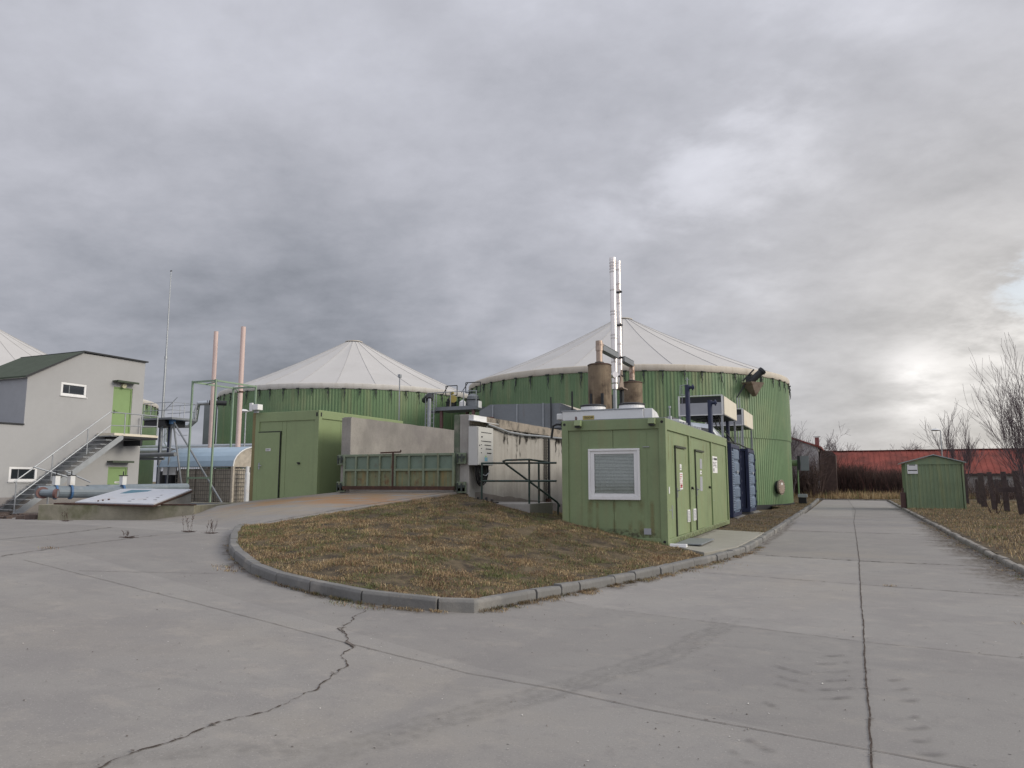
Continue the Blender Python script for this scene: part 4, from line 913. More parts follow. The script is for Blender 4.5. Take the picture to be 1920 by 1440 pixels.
for x in (-5.66, -3.93):
    g = MB(); g.extr([(Y0 - .001, 3.0), (Y0 - .10, 3.0), (Y0 - .16, 2.87), (Y0 - .001, 2.85)], 'x', x - .075, x + .075); l_ = mesh_obj('wall_lamp', g, M['green'], gc, bevel=.004)
    g = MB(); g.box(x - .06, x + .06, Y0 - .14, Y0 - .02, 2.825, 2.85); mesh_obj('lens', g, M['dark'], l_)
g = MB(); g.box(-4.17, -4.02, Y0 + .012, Y0 + .034, 2.352, 2.366); g.box(-4.18, -4.02, yf - .012, yf, .43, .56); mesh_obj('patch', g, M['greysign'], gc)
# door mat and step stone
g = MB(); g.box(-3.58, -3.0, 16.9, 18.6, .203, .232, rz=0); mt = mesh_obj('door_mat', g, M['greymetal'], bevel=.006); tag(mt, 'dark grey mat on the slab before the green container doors', 'mat')
g = MB(); g.extr([(0, 0), (.16, 0), (.13, .07), (.02, .075)], 'x', -3.58, -3.22)
for i, v in enumerate(g.v): g.v[i] = (v[0], v[1] + 16.32, v[2] + .19)
tag(mesh_obj('white_block', g, M['white'], bevel=.01), 'small white block lying at the green container corner', 'block')

# cooler on the container roof
uc = thing('roof_cooler', (-5.6, 18.4, 3.02), 'white cooling unit with two fans on the green container roof', 'cooler')
g = MB(); g.box(-6.60, -4.50, 17.95, 19.2, 3.03, 3.36); mesh_obj('casing', g, M['whitepaint'], uc, bevel=.01)
g = MB(); g.box(-6.62, -4.48, 17.93, 19.22, 3.362, 3.385); mesh_obj('rim', g, M['galv'], uc)
g = MB(); g.extr([(18.0, 3.03), (18.0, 3.37), (18.5, 3.30), (18.9, 3.12), (18.9, 3.03)], 'x', -4.495, -4.28); mesh_obj('side_cover', g, M['whitepaint'], uc, bevel=.01)
g = MB(); g.box(-6.78, -6.605, 18.0, 18.5, 3.16, 3.32); mesh_obj('header', g, M['whitepaint'], uc, bevel=.02)
for x in (-5.95, -4.93):
    g = MB(); g.lathe([(.33, .386), (.32, .50), (.27, .50), (.27, .40)], (x, 18.5, 3.0), 28); f_ = mesh_obj('fan', g, M['white'], uc, smooth=False)
    g = MB(); g.lathe([(.335, .502), (.335, .54), (.26, .56), (.06, .57)], (x, 18.5, 3.0), 28); mesh_obj('guard', g, M['dark'], f_)
lb = MB(); lb.box(-6.05, -5.75, 17.942, 17.947, 3.135, 3.235); lo = mesh_obj('label', lb, M['yellow'], uc)
text_mesh('TEDOM', .075, M['ink'], uc, (-5.90, 17.938, 3.185), (R(90), 0, 0), width=.25)
g = MB(); g.box(-6.25, -6.21, 17.93, 17.947, 3.03, 3.22); mesh_obj('strip', g, M['redflange'], uc)
g = MB(); g.path([(-6.7, 18.2, 3.05), (-6.85, 18.2, 3.06), (-6.95, 18.2, 3.02), (-7.0, 18.2, 2.7)], .03, 6); g.tube((-6.62, 18.2, 3.05), (-6.72, 18.2, 3.05), .06, n=8); mesh_obj('hose', g, M['dark'], uc)
u2 = thing('fan_unit', (-4.4, 20.5, 3.02), 'low white fan unit farther back on the green container roof', 'fan')
g = MB(); g.box(-5.1, -4.05, 20.1, 21.0, 3.02, 3.25); mesh_obj('casing', g, M['whitepaint'], u2, bevel=.01)
g = MB(); g.lathe([(.33, .0), (.31, .06), (.2, .09), (.05, .09)], (-4.5, 20.55, 3.25), 24); mesh_obj('guard', g, M['dark'], u2)
g = MB(); g.tube((-3.92, 18.3, 3.0), (-3.92, 18.3, 3.18), .05, n=10); g.tube((-3.92, 18.3, 3.18), (-3.92, 18.3, 3.38), .015, n=6); g.tube((-3.92, 18.3, 3.38), (-3.92, 18.3, 3.43), .03, n=8)
tag(mesh_obj('sensor', g, M['galv']), 'small sensor mast on the front corner of the green container roof', 'sensor')
g = MB()
for k in range(9):
    y = 19.0 + k * .32; g.box(-3.95 + random.uniform(-.08, .02), -3.78, y, y + random.uniform(.1, .28), 3.02, 3.05 + random.random() * .07)
tag(mesh_obj('cable_tray', g, M['galv']), 'row of metal clips and tray along the green container roof edge', 'cable tray')

# ------------------------------------------------------------------ blue engine containers with silencers and coolers
def blue_container(y0, label):
    c = thing('blue_container', (-7.1, y0 + 1.25, .2), label, 'container', 'blue engine containers beside the road')
    xa, xb, ya, yb, za, zb = -10.6, -4.1, y0, y0 + 2.45, .2, 3.06
    g = MB()
    for x in (xa, xb - .14):
        for y in (ya, yb - .12): g.box(x, x + .14, y, y + .12, za, zb)
    for y in (ya, yb - .1): g.box(xa + .14, xb - .14, y, y + .1, za, za + .15); g.box(xa + .14, xb - .14, y, y + .1, zb - .1, zb)
    g.box(xb - .1, xb - .003, ya + .12, yb - .12, zb - .16, zb - .002); g.box(xb - .1, xb - .003, ya + .12, yb - .12, za + .002, za + .14)
    mesh_obj('frame', g, M['navy'], c, bevel=.01)
    g = MB(); n = 22
    for yy, s in ((ya + .04, -1), (yb - .04, 1)):
        vs = []; P = (xb - xa - .28) / n
        for i in range(n):
            for t, d in ((0, 0), (.35, 0), (.5, -1), (.85, -1)): vs.append((xa + .14 + (i + t) * P, yy - s * d * -.03))
        m_ = len(vs); g.add([(x, y, za + .15) for x, y in vs] + [(x, y, zb - .1) for x, y in vs], [(i, i + 1, m_ + i + 1, m_ + i) for i in range(m_ - 1)])
    mesh_obj('side_wall', g, M['navy'], c)
    g = MB(); g.box(xa + .05, xb - .05, ya + .03, yb - .03, zb - .02, zb + .005); mesh_obj('roof', g, M['greymetal'], c)
    # louvred strip then the door leaves with deep horizontal ribs
    g = MB(); k = 25
    for i in range(k):
        z = za + .28 + (zb - za - .6) * i / (k - 1); g.add([(xb - .07, ya + .13, z + .05), (xb + .0, ya + .13, z - .02), (xb + .0, ya + .75, z - .02), (xb - .07, ya + .75, z + .05), (xb - .005, ya + .13, z - .045), (xb - .005, ya + .75, z - .045)], [(0, 1, 2, 3), (1, 4, 5, 2)])
    mesh_obj('louvre', g, M['blue'], c, fix=False)
    g = MB(); g.box(xb - .10, xb - .075, ya + .12, yb - .12, za + .14, zb - .16); mesh_obj('louvre_back', g, M['navy'], c)
    for a, b in ((ya + .80, ya + 1.18), (ya + 1.24, yb - .14)):
        g = MB(); zs = 5; H_ = (zb - za - .32) / zs
        g.box(xb - .07, xb - .045, a, b, za + .15, zb - .17)
        for i in range(zs):
            z = za + .16 + i * H_; g.add([(xb - .045, a, z + .04), (xb - .045, b, z + .04), (xb + .0, b - .05, z + .10), (xb + .0, a + .05, z + .10), (xb + .0, b - .05, z + H_ - .08), (xb + .0, a + .05, z + H_ - .08), (xb - .045, b, z + H_ - .02), (xb - .045, a, z + H_ - .02)], [(0, 1, 2, 3), (3, 2, 4, 5), (5, 4, 6, 7), (0, 3, 5, 7), (1, 6, 4, 2)])
        d_ = mesh_obj('door', g, M['blue'], c)
    g = MB()
    for z in (.6, 1.1, 1.6, 2.1, 2.6): g.box(xb - .01, xb + .06, yb - .13, yb - .03, z - .05, z + .05)
    g.tube((xb + .03, yb - .2, za + .2), (xb + .03, yb - .2, zb - .2), .02, n=6)
    mesh_obj('hinge', g, M['navy'], c)
    g = MB(); g.box(xb + .001, xb + .008, ya + 1.6, ya + 1.72, 1.9, 2.02); mesh_obj('badge', g, M['paper'], c)
    g = MB(); g.box(xb - .5, xb + .12, ya + .1, yb - .1, .03, .19); mesh_obj('base', g, M['kerb'], c)
    return c
b1 = blue_container(30.15, 'nearer blue container with ribbed doors next to the long green container')
b2 = blue_container(35.6, 'farther blue container with ribbed doors nearest the big tank')
def silencer(y, zt, label):
    s = thing('silencer', (-9.75, y, 3.07), label, 'silencer', 'upright exhaust silencers')
    g = MB(); g.lathe([(.40, 3.3), (.51, 3.36), (.51, zt - .06), (.46, zt + .02), (.001, zt + .05)], (-9.75, y, 0), 32); mesh_obj('drum', g, M['rusttank'], s, smooth=False)
    g = MB(); g.lathe([(.512, zt - .05), (.53, zt - .05), (.53, zt - .02), (.50, zt + .0)], (-9.75, y, 0), 32); mesh_obj('hoop', g, M['rust'], s)
    g = MB()
    for a in (.5, 2.64, 4.2, 5.22): g.box(-9.75 + math.cos(a) * .52 - .05, -9.75 + math.cos(a) * .52 + .05, y + math.sin(a) * .52 - .05, y + math.sin(a) * .52 + .05, 3.07, 5.35)
    mesh_obj('leg', g, M['dark'], s)
    zt2 = 7.62
    g = MB(); g.tube((-9.75, y, zt + .03), (-9.75, y, zt2 - .12), .14, n=18); mesh_obj('outlet_pipe', g, M['rustpipe'], s, smooth=False)
    g = MB(); g.tube((-9.75, y, zt + .05), (-9.75, y, zt + .11), .20, n=18); mesh_obj('flange', g, M['dark'], s)
    return s
silencer(31.3, 6.68, 'larger looking weathered brown silencer left of the steel chimneys'); silencer(36.8, 6.55, 'weathered brown silencer right of the steel chimneys')
st = thing('chimney_stack', (-9.85, 34.0, 3.07), 'thicker of two tall stainless steel chimneys, in front', 'chimney', 'stainless steel chimneys')
def stack(root, x, y, r, z0, z1, bands):
    g = MB(); g.lathe([(r, z0), (r, z1 - .12), (r + .012, z1 - .12), (r + .012, z1), (r - .02, z1), (r - .02, z1 - .4)], (x, y, 0), 26); mesh_obj('flue', g, M['steel'], root, smooth=False)
    g = MB()
    for z in bands: g.lathe([(r + .001, z - .04), (r + .014, z - .03), (r + .014, z + .03), (r + .001, z + .04)], (x, y, 0), 26)
    mesh_obj('joint_band', g, M['steelband'], root)
stack(st, -9.85, 34.0, .145, 6.2, 12.3, [7.2, 8.35, 8.5, 9.5, 9.65, 10.7, 11.6, 11.75, 11.9, 12.05])
g = MB(); g.tube((-9.85, 34.0, 6.15), (-9.85, 34.0, 5.9), .15, n=16); mesh_obj('drain_end', g, M['steel'], st); g = MB(); g.tube((-9.9, 33.95, 6.55), (-9.72, 33.70, 6.55), .15, n=16); mesh_obj('tee', g, M['steel'], st)
g = MB(); g.tube((-9.85, 34.0, 3.07), (-9.85, 34.0, 5.9), .09, n=12); mesh_obj('support_post', g, M['galv'], st)
st2 = thing('chimney_stack', (-9.80, 34.8, 3.07), 'thinner of two tall stainless steel chimneys, with brackets, behind', 'chimney', 'stainless steel chimneys')
stack(st2, -9.80, 34.8, .105, 6.0, 12.35, [7.2, 8.2, 9.2, 10.2, 11.2, 11.9])
g = MB()
for z in (7.5, 9.1, 10.75, 6.6): g.box(-9.92, -9.60, 34.62, 34.70, z - .035, z + .035); g.tube((-9.66, 34.8, z), (-9.6, 34.2, z), .02, n=5)
mesh_obj('bracket', g, M['dark'], st2)
g = MB(); g.extr([(34.2, 6.0), (34.9, 6.0), (34.7, 6.9), (34.6, 6.9)], 'x', -9.72, -9.66); g.box(-10.0, -9.5, 34.1, 35.0, 5.95, 6.0); mesh_obj('gusset', g, M['hatch'], st2)
g = MB(); g.tube((-9.75, 34.8, 3.07), (-9.75, 34.8, 5.95), .11, n=12); mesh_obj('support_post', g, M['dark'], st2)
for ya, yb, lab in ((31.3, 33.9, 'insulated duct from the left silencer into the steel chimney'), (34.95, 36.8, 'insulated duct from the right silencer into the thin chimney')):
    d = thing('exhaust_duct', (-9.75, (ya + yb) / 2, 7.6), lab, 'duct', 'exhaust ducts')
    g = MB(); e0, e1 = (ya + .15, yb) if ya < 32 else (ya, yb - .12)
    g.box(-9.90, -9.60, e0, e1, 7.34, 7.60); mesh_obj('casing', g, M['greymetal'], d, bevel=.02)
    g = MB(); g.box(-9.91, -9.59, e0, e1, 7.602, 7.62); mesh_obj('cover', g, M['duct'], d)
    if ya < 32:
        g = MB(); g.path([(-9.75, ya, 7.3), (-9.75, ya, 7.5), (-9.75, ya + .10, 7.6), (-9.75, ya + .22, 7.55)], .16, 14); g.tube((-9.75, ya - .02, 7.55), (-9.75, ya - .02, 7.74), .15, n=14); mesh_obj('elbow', g, M['rustpipe'], d)
    else:
        g = MB(); g.path([(-9.75, yb - .2, 7.48), (-9.75, yb - .08, 7.46), (-9.75, yb, 7.38), (-9.75, yb, 7.2)], .14, 14); mesh_obj('elbow', g, M['rustpipe'], d)
def dry_cooler(y0, label):
    c = thing('dry_cooler', (-5.25, y0 + 2, 3.07), label, 'cooler', 'dry coolers above the blue containers')
    xa, xb, ya, yb, za, zb = -6.1, -4.35, y0, y0 + 3.9, 4.22, 4.98
    g = MB(); g.box(xa + .03, xb - .04, ya + .03, yb - .03, za, zb - .30); g.box(xb - .045, xb, ya + .25, yb, za - .02, zb - .02); mesh_obj('casing', g, M['greysign'], c)
    g = MB(); g.box(xb + .001, xb + .02, ya + .28, yb - .02, za, zb - .03); mesh_obj('side_panel', g, M['cream'], c, bevel=.005)
    g = MB(); g.box(xa + .06, xb - .06, ya + .12, yb - .1, zb - .29, zb - .04); g.box(xa + .05, xb - .05, ya + .1, yb - .05, za - .012, za - .002)
    for i in range(3): g.lathe([(.5, 0), (.5, -.05), (.1, -.06)], ((xa + xb) / 2, ya + .75 + i * 1.2, za - .02), 24)
    mesh_obj('coil', g, M['dark'], c)
    g = MB()
    for x in (xa, xb - .06): g.box(x, x + .06, ya, ya + .05, za - .04, zb)
    g.box(xa, xb, ya - .002, ya + .04, za - .045, za - .005); g.box(xa, xb, ya - .002, ya + .04, zb - .03, zb)
    mesh_obj('frame', g, M['whitepaint'], c)
    for x, y in ((xa + .04, ya + .1), (xb - .06, ya + .1), (xa + .04, yb - .2), (xb - .06, yb - .2)):
        g = MB(); g.box(x - .04, x + .04, y - .04, y + .04, 3.07, za - .05); mesh_obj('leg', g, M['galv'], c)
    return c
dry_cooler(30.1, 'grey box cooler on legs over the nearer blue container'); dry_cooler(36.3, 'grey box cooler on legs over the farther blue container')
for x, y, z0, z1, lab in ((-5.22, 27.5, .1, 5.1, 'taller navy blue pipe post with a gauge in front of the grey cooler'), (-4.43, 27.5, .1, 4.5, 'shorter navy blue pipe post in front of the grey cooler'), (-4.75, 34.1, .1, 4.5, 'navy blue pipe post between the two blue containers')):
    r_ = thing('pipe_post', (x, y, z0), lab, 'pipe', 'navy pipe posts')
    g = MB(); g.tube((x, y, z0), (x, y, z1), .085, n=14); mesh_obj('pipe', g, M['navy'], r_)
    g = MB(); g.tube((x, y, z1 - .1), (x + .25, y + .0, z1 - .1), .06, n=10); g.tube((x + .18, y, z1 - .1), (x + .22, y, z1 - .1), .11, n=12); g.tube((x, y, 3.28), (x, y, 3.34), .12, n=12); mesh_obj('flange', g, M['navy'], r_)
    if z1 > 5:
        g = MB(); g.tube((x, y, z1), (x, y, z1 + .28), .02, n=6); g.tube((x - .07, y, z1 + .2), (x + .07, y, z1 + .2), .012, n=5); g.path([(x - .05, y, z1 - .0), (x - .26, y, z1 - .02), (x - .28, y, z1 - .35), (x - .08, y, z1 - .38)], .018, 6); g.path([(x - .20, y, z1 - .06), (x - .2, y, z1 - .5), (x - .22, y, z1 - 1.0)], .012, 5); mesh_obj('valve', g, M['galv'], r_)
r_ = thing('insulated_pipe', (-5.0, 29.0, 3.0), 'bent foil wrapped pipe and hoses between the containers', 'pipe')
g = MB(); g.path([(-5.9, 28.6, 2.6), (-5.7, 28.6, 3.35), (-5.3, 28.7, 3.62), (-4.75, 28.9, 3.55), (-4.5, 29.3, 3.2), (-4.45, 29.7, 2.9)], .20, 12); mesh_obj('foil', g, M['duct'], r_, smooth=False)
g = MB()
for k in range(4):
    a = -5.1 + .16 * k; g.path([(a, 30.6, 4.2), (a + .12, 30.4, 3.8 - .05 * k), (a + .35, 30.2, 3.45), (a + .5, 30.4 + .2 * k, 3.14), (a + .5, 30.7 + .2 * k, 3.1)], .025, 5)
g.path([(-4.35, 26.2, 3.02), (-4.2, 28, 3.12), (-4.15, 30, 3.1), (-4.15, 33, 3.14), (-4.2, 36, 3.1), (-4.15, 38, 3.1)], .03, 6)
mesh_obj('hose', g, M['black'], r_)

# ------------------------------------------------------------------ concrete silo: two walls, gate, cabinet, platform
def slabwall(name, label, poly_top, x0, x1, y0, y1, z0, zt, material, capm=None, end=None):
    r_ = thing(name, ((x0 + x1) / 2, (y0 + y1) / 2, z0), label, 'wall')
    n = 40; g = MB(); ys = [y0 + (y1 - y0) * i / n for i in range(n + 1)]
    V = []; F = []
    for i, y in enumerate(ys):
        dz = .015 * noise.noise(Vector((y * 2, x0, 0))); V += [(x0, y, z0), (x1, y, z0), (x1, y, zt + dz), (x0, y, zt + dz)]
        if i: a = 4 * (i - 1); b = 4 * i; F += [(a + 1, b + 1, b + 2, a + 2), (a + 2, b + 2, b + 3, a + 3), (a + 3, b + 3, b, a)]
    F += [(0, 1, 2, 3), (4 * n + 3, 4 * n + 2, 4 * n + 1, 4 * n)]
    g.add(V, F); mesh_obj('slab', g, material, r_)
    return r_
lw = slabwall('concrete_wall', 'bare grey concrete silo wall left of the rusty gate', None, -13.2, -12.92, 17.66, 36, 0, 3.42, M['conc'])
g = MB(); g.box(-13.22, -12.90, 17.6, 17.66, .9, 3.40); mesh_obj('end_face', g, M['conc'], lw, bevel=.012)
rw = slabwall('concrete_wall', 'limewashed concrete silo wall with black streaks right of the rusty gate', None, -9.55, -9.12, 17.68, 36, 0, 3.12, M['conclight'])
g = MB(); g.box(-9.57, -9.40, 17.62, 17.679, .9, 3.36); mesh_obj('end_face', g, M['algae'], rw, bevel=.015)
g = MB(); g.box(-9.398, -9.11, 17.63, 17.679, .9, 3.36); mesh_obj('end_face', g, M['conclight'], rw, bevel=.015)
g = MB(); n = 60
V = []; F = []
for i in range(n + 1):
    y = 17.68 + (36 - 17.68) * i / n; dz = .03 * noise.noise(Vector((y * 3, 1, 0))); dx = .012 * noise.noise(Vector((y * 3, 5, 0)))
    V += [(-9.58, y, 3.122), (-9.075 + dx, y, 3.10 + dz * .5), (-9.075 + dx, y, 3.36 + dz), (-9.58, y, 3.37 + dz)]
    if i: a = 4 * (i - 1); b = 4 * i; F += [(a + 1, b + 1, b + 2, a + 2), (a + 2, b + 2, b + 3, a + 3), (a + 3, b + 3, b, a), (a, b, b + 1, a + 1)]
F += [(0, 1, 2, 3)]; g.add(V, F); mesh_obj('coping', g, M['cap'], rw)
V = []; F = []; g = MB()
for i in range(n + 1):
    y = 18.0 + (36 - 18.0) * i / n; z = 1.30 - (y - 18) * .075 + .07 * noise.noise(Vector((y * 1.5, 8, 0)))
    V += [(-9.113, y, 0), (-9.113, y, z)]
    if i: F += [(2 * i - 2, 2 * i, 2 * i + 1, 2 * i - 1)]
g.add(V, F); mesh_obj('damp_band', g, M['damp'], rw, fix=False)
def streaks():
    g = MB(); uvs = []
    for y, w, l in ((19.85, .35, .45), (20.1, .16, .75), (20.75, .28, .9), (21.0, .18, 1.35), (20.5, .5, .35), (21.5, .5, .4), (22.3, .2, .35), (24.1, .18, .7), (24.4, .15, .9), (24.7, .2, .6), (22.0, 2.4, .22), (24.3, 1.3, .28), (20.3, 1.5, .25)):
        z1 = 3.10; b = len(g.v)
        for i in range(9):
            t = i / 8; ww = w * (1 - t * .75) / 2; yc = y + .03 * math.sin(i * 1.7)
            g.v += [(-9.111, yc - ww, z1 - l * t), (-9.111, yc + ww, z1 - l * t)]; uvs += [(.5 + .5 * t, 0), (.5 + .5 * t, 1)]
            if i: k = b + 2 * i; g.f.append((k - 2, k - 1, k + 1, k))
    o = mesh_obj('black_streak', g, M['blackstreak'], rw, fix=False); uvl = o.data.uv_layers.new(name='UVMap')
    for lp in o.data.loops: uvl.data[lp.index].uv = uvs[lp.vertex_index]
streaks()
g = MB(); g.box(-13.2, -9.4, 35.8, 36.1, 0, 3.3); tag(mesh_obj('concrete_wall', g, M['conc']), 'concrete back wall closing the far end of the silo', 'wall')
# gate
gt = thing('steel_gate', (-11.35, 17.5, 1.32), 'rusty green double leaf steel gate across the concrete silo', 'gate')
def leaf(xa, xb, lab):
    nb = 4; za, zb_ = 1.46, 2.34; zm = 1.90; y = 17.50
    g = MB(); g.box(xa, xb, y, y + .03, zm, zb_); l_ = mesh_obj('leaf', g, M['gatetop'], gt)
    g = MB(); g.box(xa, xb, y, y + .03, za, zm - .002); mesh_obj('lower_plate', g, M['gatelow'], l_)
    g = MB(); wv = .055
    for i in range(nb + 1):
        x = xa + (xb - xa - wv) * i / nb; g.box(x, x + wv, y - .055, y - .002, za, zb_)
    for i in range(nb):
        a = xa + (xb - xa - wv) * i / nb + wv; b = xa + (xb - xa - wv) * (i + 1) / nb
        for z in (zb_ - .065, zm - .03): g.box(a, b, y - .05, y - .003, z, z + .06)
    mesh_obj('rib', g, M['gate'], l_, bevel=.006)
    g = MB(); g.box(xa, xb, y - .07, y + .02, 1.36, za - .002); mesh_obj('bottom_rail', g, M['rust'], l_)
leaf(-13.02, -11.375, ''); leaf(-11.335, -9.47, '')
g = MB(); g.box(-11.375, -11.335, 17.42, 17.445, 1.38, 2.36); mesh_obj('centre_strip', g, M['rust'], gt)
g = MB(); g.tube((-11.75, 17.42, 2.37), (-11.1, 17.42, 2.385), .022, n=6); g.tube((-11.1, 17.42, 2.385), (-11.1, 17.42, 2.44), .02, n=5); mesh_obj('latch_bar', g, M['rust'], gt)
for x in (-13.16, -9.30):
    for z in (2.22, 1.46):
        g = MB(); g.box(x - .13, x + .13, 17.53, 17.60, z - .17, z + .12); h_ = mesh_obj('hinge_plate', g, M['gate'], gt, bevel=.004)
        g = MB(); g.box(x - .11, x - .08, 17.50, 17.53, z - .14, z + .09); g.tube((x + .05, 17.47, z - .12), (x + .05, 17.47, z + .08), .028, n=8); g.box(x - .04, x + .14, 17.47, 17.50, z - .03, z + .03); mesh_obj('hinge_pin', g, M['strap'], h_)
    g = MB(); g.box(x - .10, x + .12, 17.53, 17.59, 1.33, 1.42); mesh_obj('rust_foot', g, M['rust'], gt)
# electrical cabinet
cb = thing('control_cabinet', (-8.95, 18.0, 2.0), 'grey electrical cabinet with rows of buttons on the silo wall', 'cabinet')
g = MB(); g.box(-9.09, -8.83, 17.54, 18.46, 2.01, 3.03); mesh_obj('case', g, M['cabinet'], cb, bevel=.008)
g = MB(); g.box(-8.829, -8.80, 17.55, 18.45, 2.02, 3.02); d_ = mesh_obj('door', g, M['cabinet'], cb, bevel=.006)
g = MB()
def row(z, ys, s=.012):
    for y in ys: g.tube((-8.80, y, z), (-8.785, y, z), s, n=8)
row(2.88, [17.72 + .058 * i for i in range(11)]); row(2.76, [17.72, 17.77], .017); row(2.65, [17.72, 17.79] + [17.84 + .045 * i for i in range(11)]); row(2.55, [17.72] + [17.93 + .05 * i for i in range(8)]); row(2.45, [17.72] + [18.0 + .05 * i for i in range(7)], .013); row(2.34, [17.72] + [18.08 + .045 * i for i in range(6)], .014)
row(2.53, [17.61], .02)
mesh_obj('button', g, M['ink'], cb)
g = MB(); g.add([(-8.797, 17.92, 2.12), (-8.797, 18.1, 2.12), (-8.797, 18.1, 2.22), (-8.797, 17.92, 2.22)], [(0, 1, 2, 3)]); mesh_obj('sticker', g, mat('blue_sticker', (.20, .42, .52), .5), cb, fix=False)
g = MB(); g.add([(-8.796, 17.95, 2.22), (-8.796, 18.05, 2.24), (-8.796, 17.98, 2.28)], [(0, 1, 2)]); mesh_obj('sticker', g, mat('green_sticker', (.30, .52, .14), .5), cb, fix=False)
g = MB(); g.box(-9.074, -8.93, 17.52, 18.30, 3.19, 3.33); g.extr([(-9.07, 3.19), (-8.72, 3.14), (-8.72, 3.155), (-9.07, 3.21)], 'y', 17.50, 18.62) ; mesh_obj('rain_cover', g, M['whitepaint'], cb)
g = MB()
for k in range(10):
    yc = 18.02 + .015 * (k % 4); ra = .36 - .028 * k; dp = .50 - .03 * k + .05 * (k % 3)
    pts = [(-8.95 + .04 * math.sin(k * 2), yc - ra * math.cos(math.pi * t), 2.01 - dp * math.sin(math.pi * t) ** .8) for t in [i / 12 for i in range(13)]]
    g.path(pts, .017, 5)
mesh_obj('cable', g, M['black'], cb)
g = MB(); g.path([(-8.95, 17.75, 1.95), (-8.93, 17.95, 1.78), (-8.9, 18.2, 1.74), (-8.9, 18.42, 1.84), (-9.0, 18.6, 1.9)], .014, 6); g.path([(-9.08, 18.60, 3.1), (-9.06, 18.62, 2.6), (-9.06, 18.62, 1.95), (-9.05, 18.45, 1.75)], .03, 7); mesh_obj('conduit', g, M['galv'], cb)
g = MB(); pts = [(-9.04, 18.55, 3.16), (-9.04, 19.2, 3.10), (-9.03, 20.0, 3.02), (-9.02, 21.2, 3.0), (-9.03, 22.5, 3.04), (-9.03, 24, 3.06), (-9.03, 27, 3.10)]
g.path(pts, .03, 7); tag(mesh_obj('wall_cable', g, M['galv']), 'grey conduit sagging along the top of the streaked silo wall', 'cable')
cl = thing('cable_ladder', (-9.05, 23.2, .4), 'narrow upright cable ladder and dark pipe on the silo wall', 'ladder')
g = MB()
for y in (22.95, 23.12, 23.42): g.box(-9.10, -9.06, y, y + .02, .3, 3.0)
for k in range(26): g.box(-9.095, -9.07, 22.95, 23.44, .6 + k * .092, .615 + k * .092)
mesh_obj('rail', g, M['wire'], cl)
g = MB(); g.tube((-9.02, 23.2, 1.0), (-9.02, 23.2, 3.0), .045, n=8); mesh_obj('pipe', g, M['dark'], cl)
g = MB(); g.tube((-9.02, 23.15, .2), (-9.02, 23.15, 1.02), .10, n=10); mesh_obj('sleeve', g, M['rust'], cl)
# landing with handrail
ld = thing('concrete_landing', (-8.2, 18.4, .5), 'small concrete landing at the foot of the silo wall', 'landing')
g = MB(); g.box(-9.08, -7.32, 17.5, 19.1, .2, 1.03); mesh_obj('block', g, M['conc'], ld, bevel=.015)
g = MB()
for k in range(4): g.box(-8.7, -7.9, 19.1 + k * .3, 19.4 + k * .3 - .001, .1, .86 - k * .17)
mesh_obj('steps', g, M['conc'], ld)
hr = thing('handrail', (-8.2, 18.0, 1.03), 'dark green tubular handrail on the concrete landing', 'railing')
g = MB(); r0 = .026
for p in ((-8.72, 17.6, 1.03, 2.08), (-7.36, 17.55, .55, 2.12), (-7.36, 18.2, .9, 2.12)): g.tube(p[:2] + (p[2],), p[:2] + (p[3],), r0, n=10)
mesh_obj('post', g, M['railgreen'], hr)
g = MB(); g.tube((-8.72, 17.6, 2.06), (-6.65, 17.62, 2.05), r0, n=10); g.tube((-8.72, 17.6, 1.6), (-6.65, 17.62, 1.6), r0, n=10)
g.path([(-8.05, 17.55, 2.07), (-8.10, 17.55, 2.10), (-8.0, 17.55, 2.13), (-7.36, 17.55, 2.14), (-7.36, 18.3, 2.12), (-7.36, 18.75, 2.11)], r0, 10)
g.tube((-8.08, 17.55, 2.08), (-7.05, 18.7, 1.05), r0, n=10); g.tube((-7.05, 18.7, 1.05), (-6.98, 18.74, .93), r0, n=8); g.tube((-7.02, 18.72, .98), (-7.04, 18.72, .4), r0, n=8)
mesh_obj('rail', g, M['railgreen'], hr)
g = MB()
for k in range(8): g.box(-9.0 + .08 * k, -8.95 + .08 * k, 17.55, 17.6, 1.03, 1.08 + .05 * (k % 3))
g.box(-9.02, -8.3, 17.5, 17.75, 1.031, 1.06); tag(mesh_obj('cable_duct', g, M['dark']), 'dark cable duct on the landing below the electrical cabinet', 'duct')

# ------------------------------------------------------------------ feeder hopper behind the silo wall
fh = thing('feeder_hopper', (-13, 33, .1), 'grey sheet metal feeder hopper in front of the big tank', 'hopper')
g = MB(); g.prism([(-15.65, 31.3), (-14.95, 31), (-11.5, 31), (-10.7, 31.8), (-10.7, 35.2), (-15.65, 35.2)], .2, [4.85, 5.10, 5.02, 4.62, 4.7, 4.9]); mesh_obj('body', g, M['greymetal'], fh)
g = MB()
for x in (-14.8, -13.58, -12.3): g.box(x - .03, x + .03, 30.95, 31.0, .3, 5.06)
mesh_obj('rib', g, M['galv'], fh)
g = MB(); g.add([(-11.5, 31.0, 5.03), (-10.7, 31.8, 4.63), (-10.7, 35.2, 4.71), (-12.2, 35.2, 4.92)], [(0, 1, 2, 3)]); mesh_obj('lid', g, M['band'], fh, fix=False)
g = MB(); g.tube((-11.8, 30.9, 3.9), (-10.3, 30.9, 3.9), .03, n=6); g.tube((-11.9, 30.9, 3.3), (-11.9, 30.9, 5.3), .03, n=6); g.tube((-10.9, 30.9, 3.3), (-10.9, 30.9, 5.5), .04, n=6); g.tube((-11.1, 30.9, 3.3), (-11.1, 30.9, 4.2), .04, n=6); g.tube((-11.1, 30.9, 4.2), (-10.4, 30.9, 4.2), .04, n=6); mesh_obj('pipe', g, M['dark'], fh)
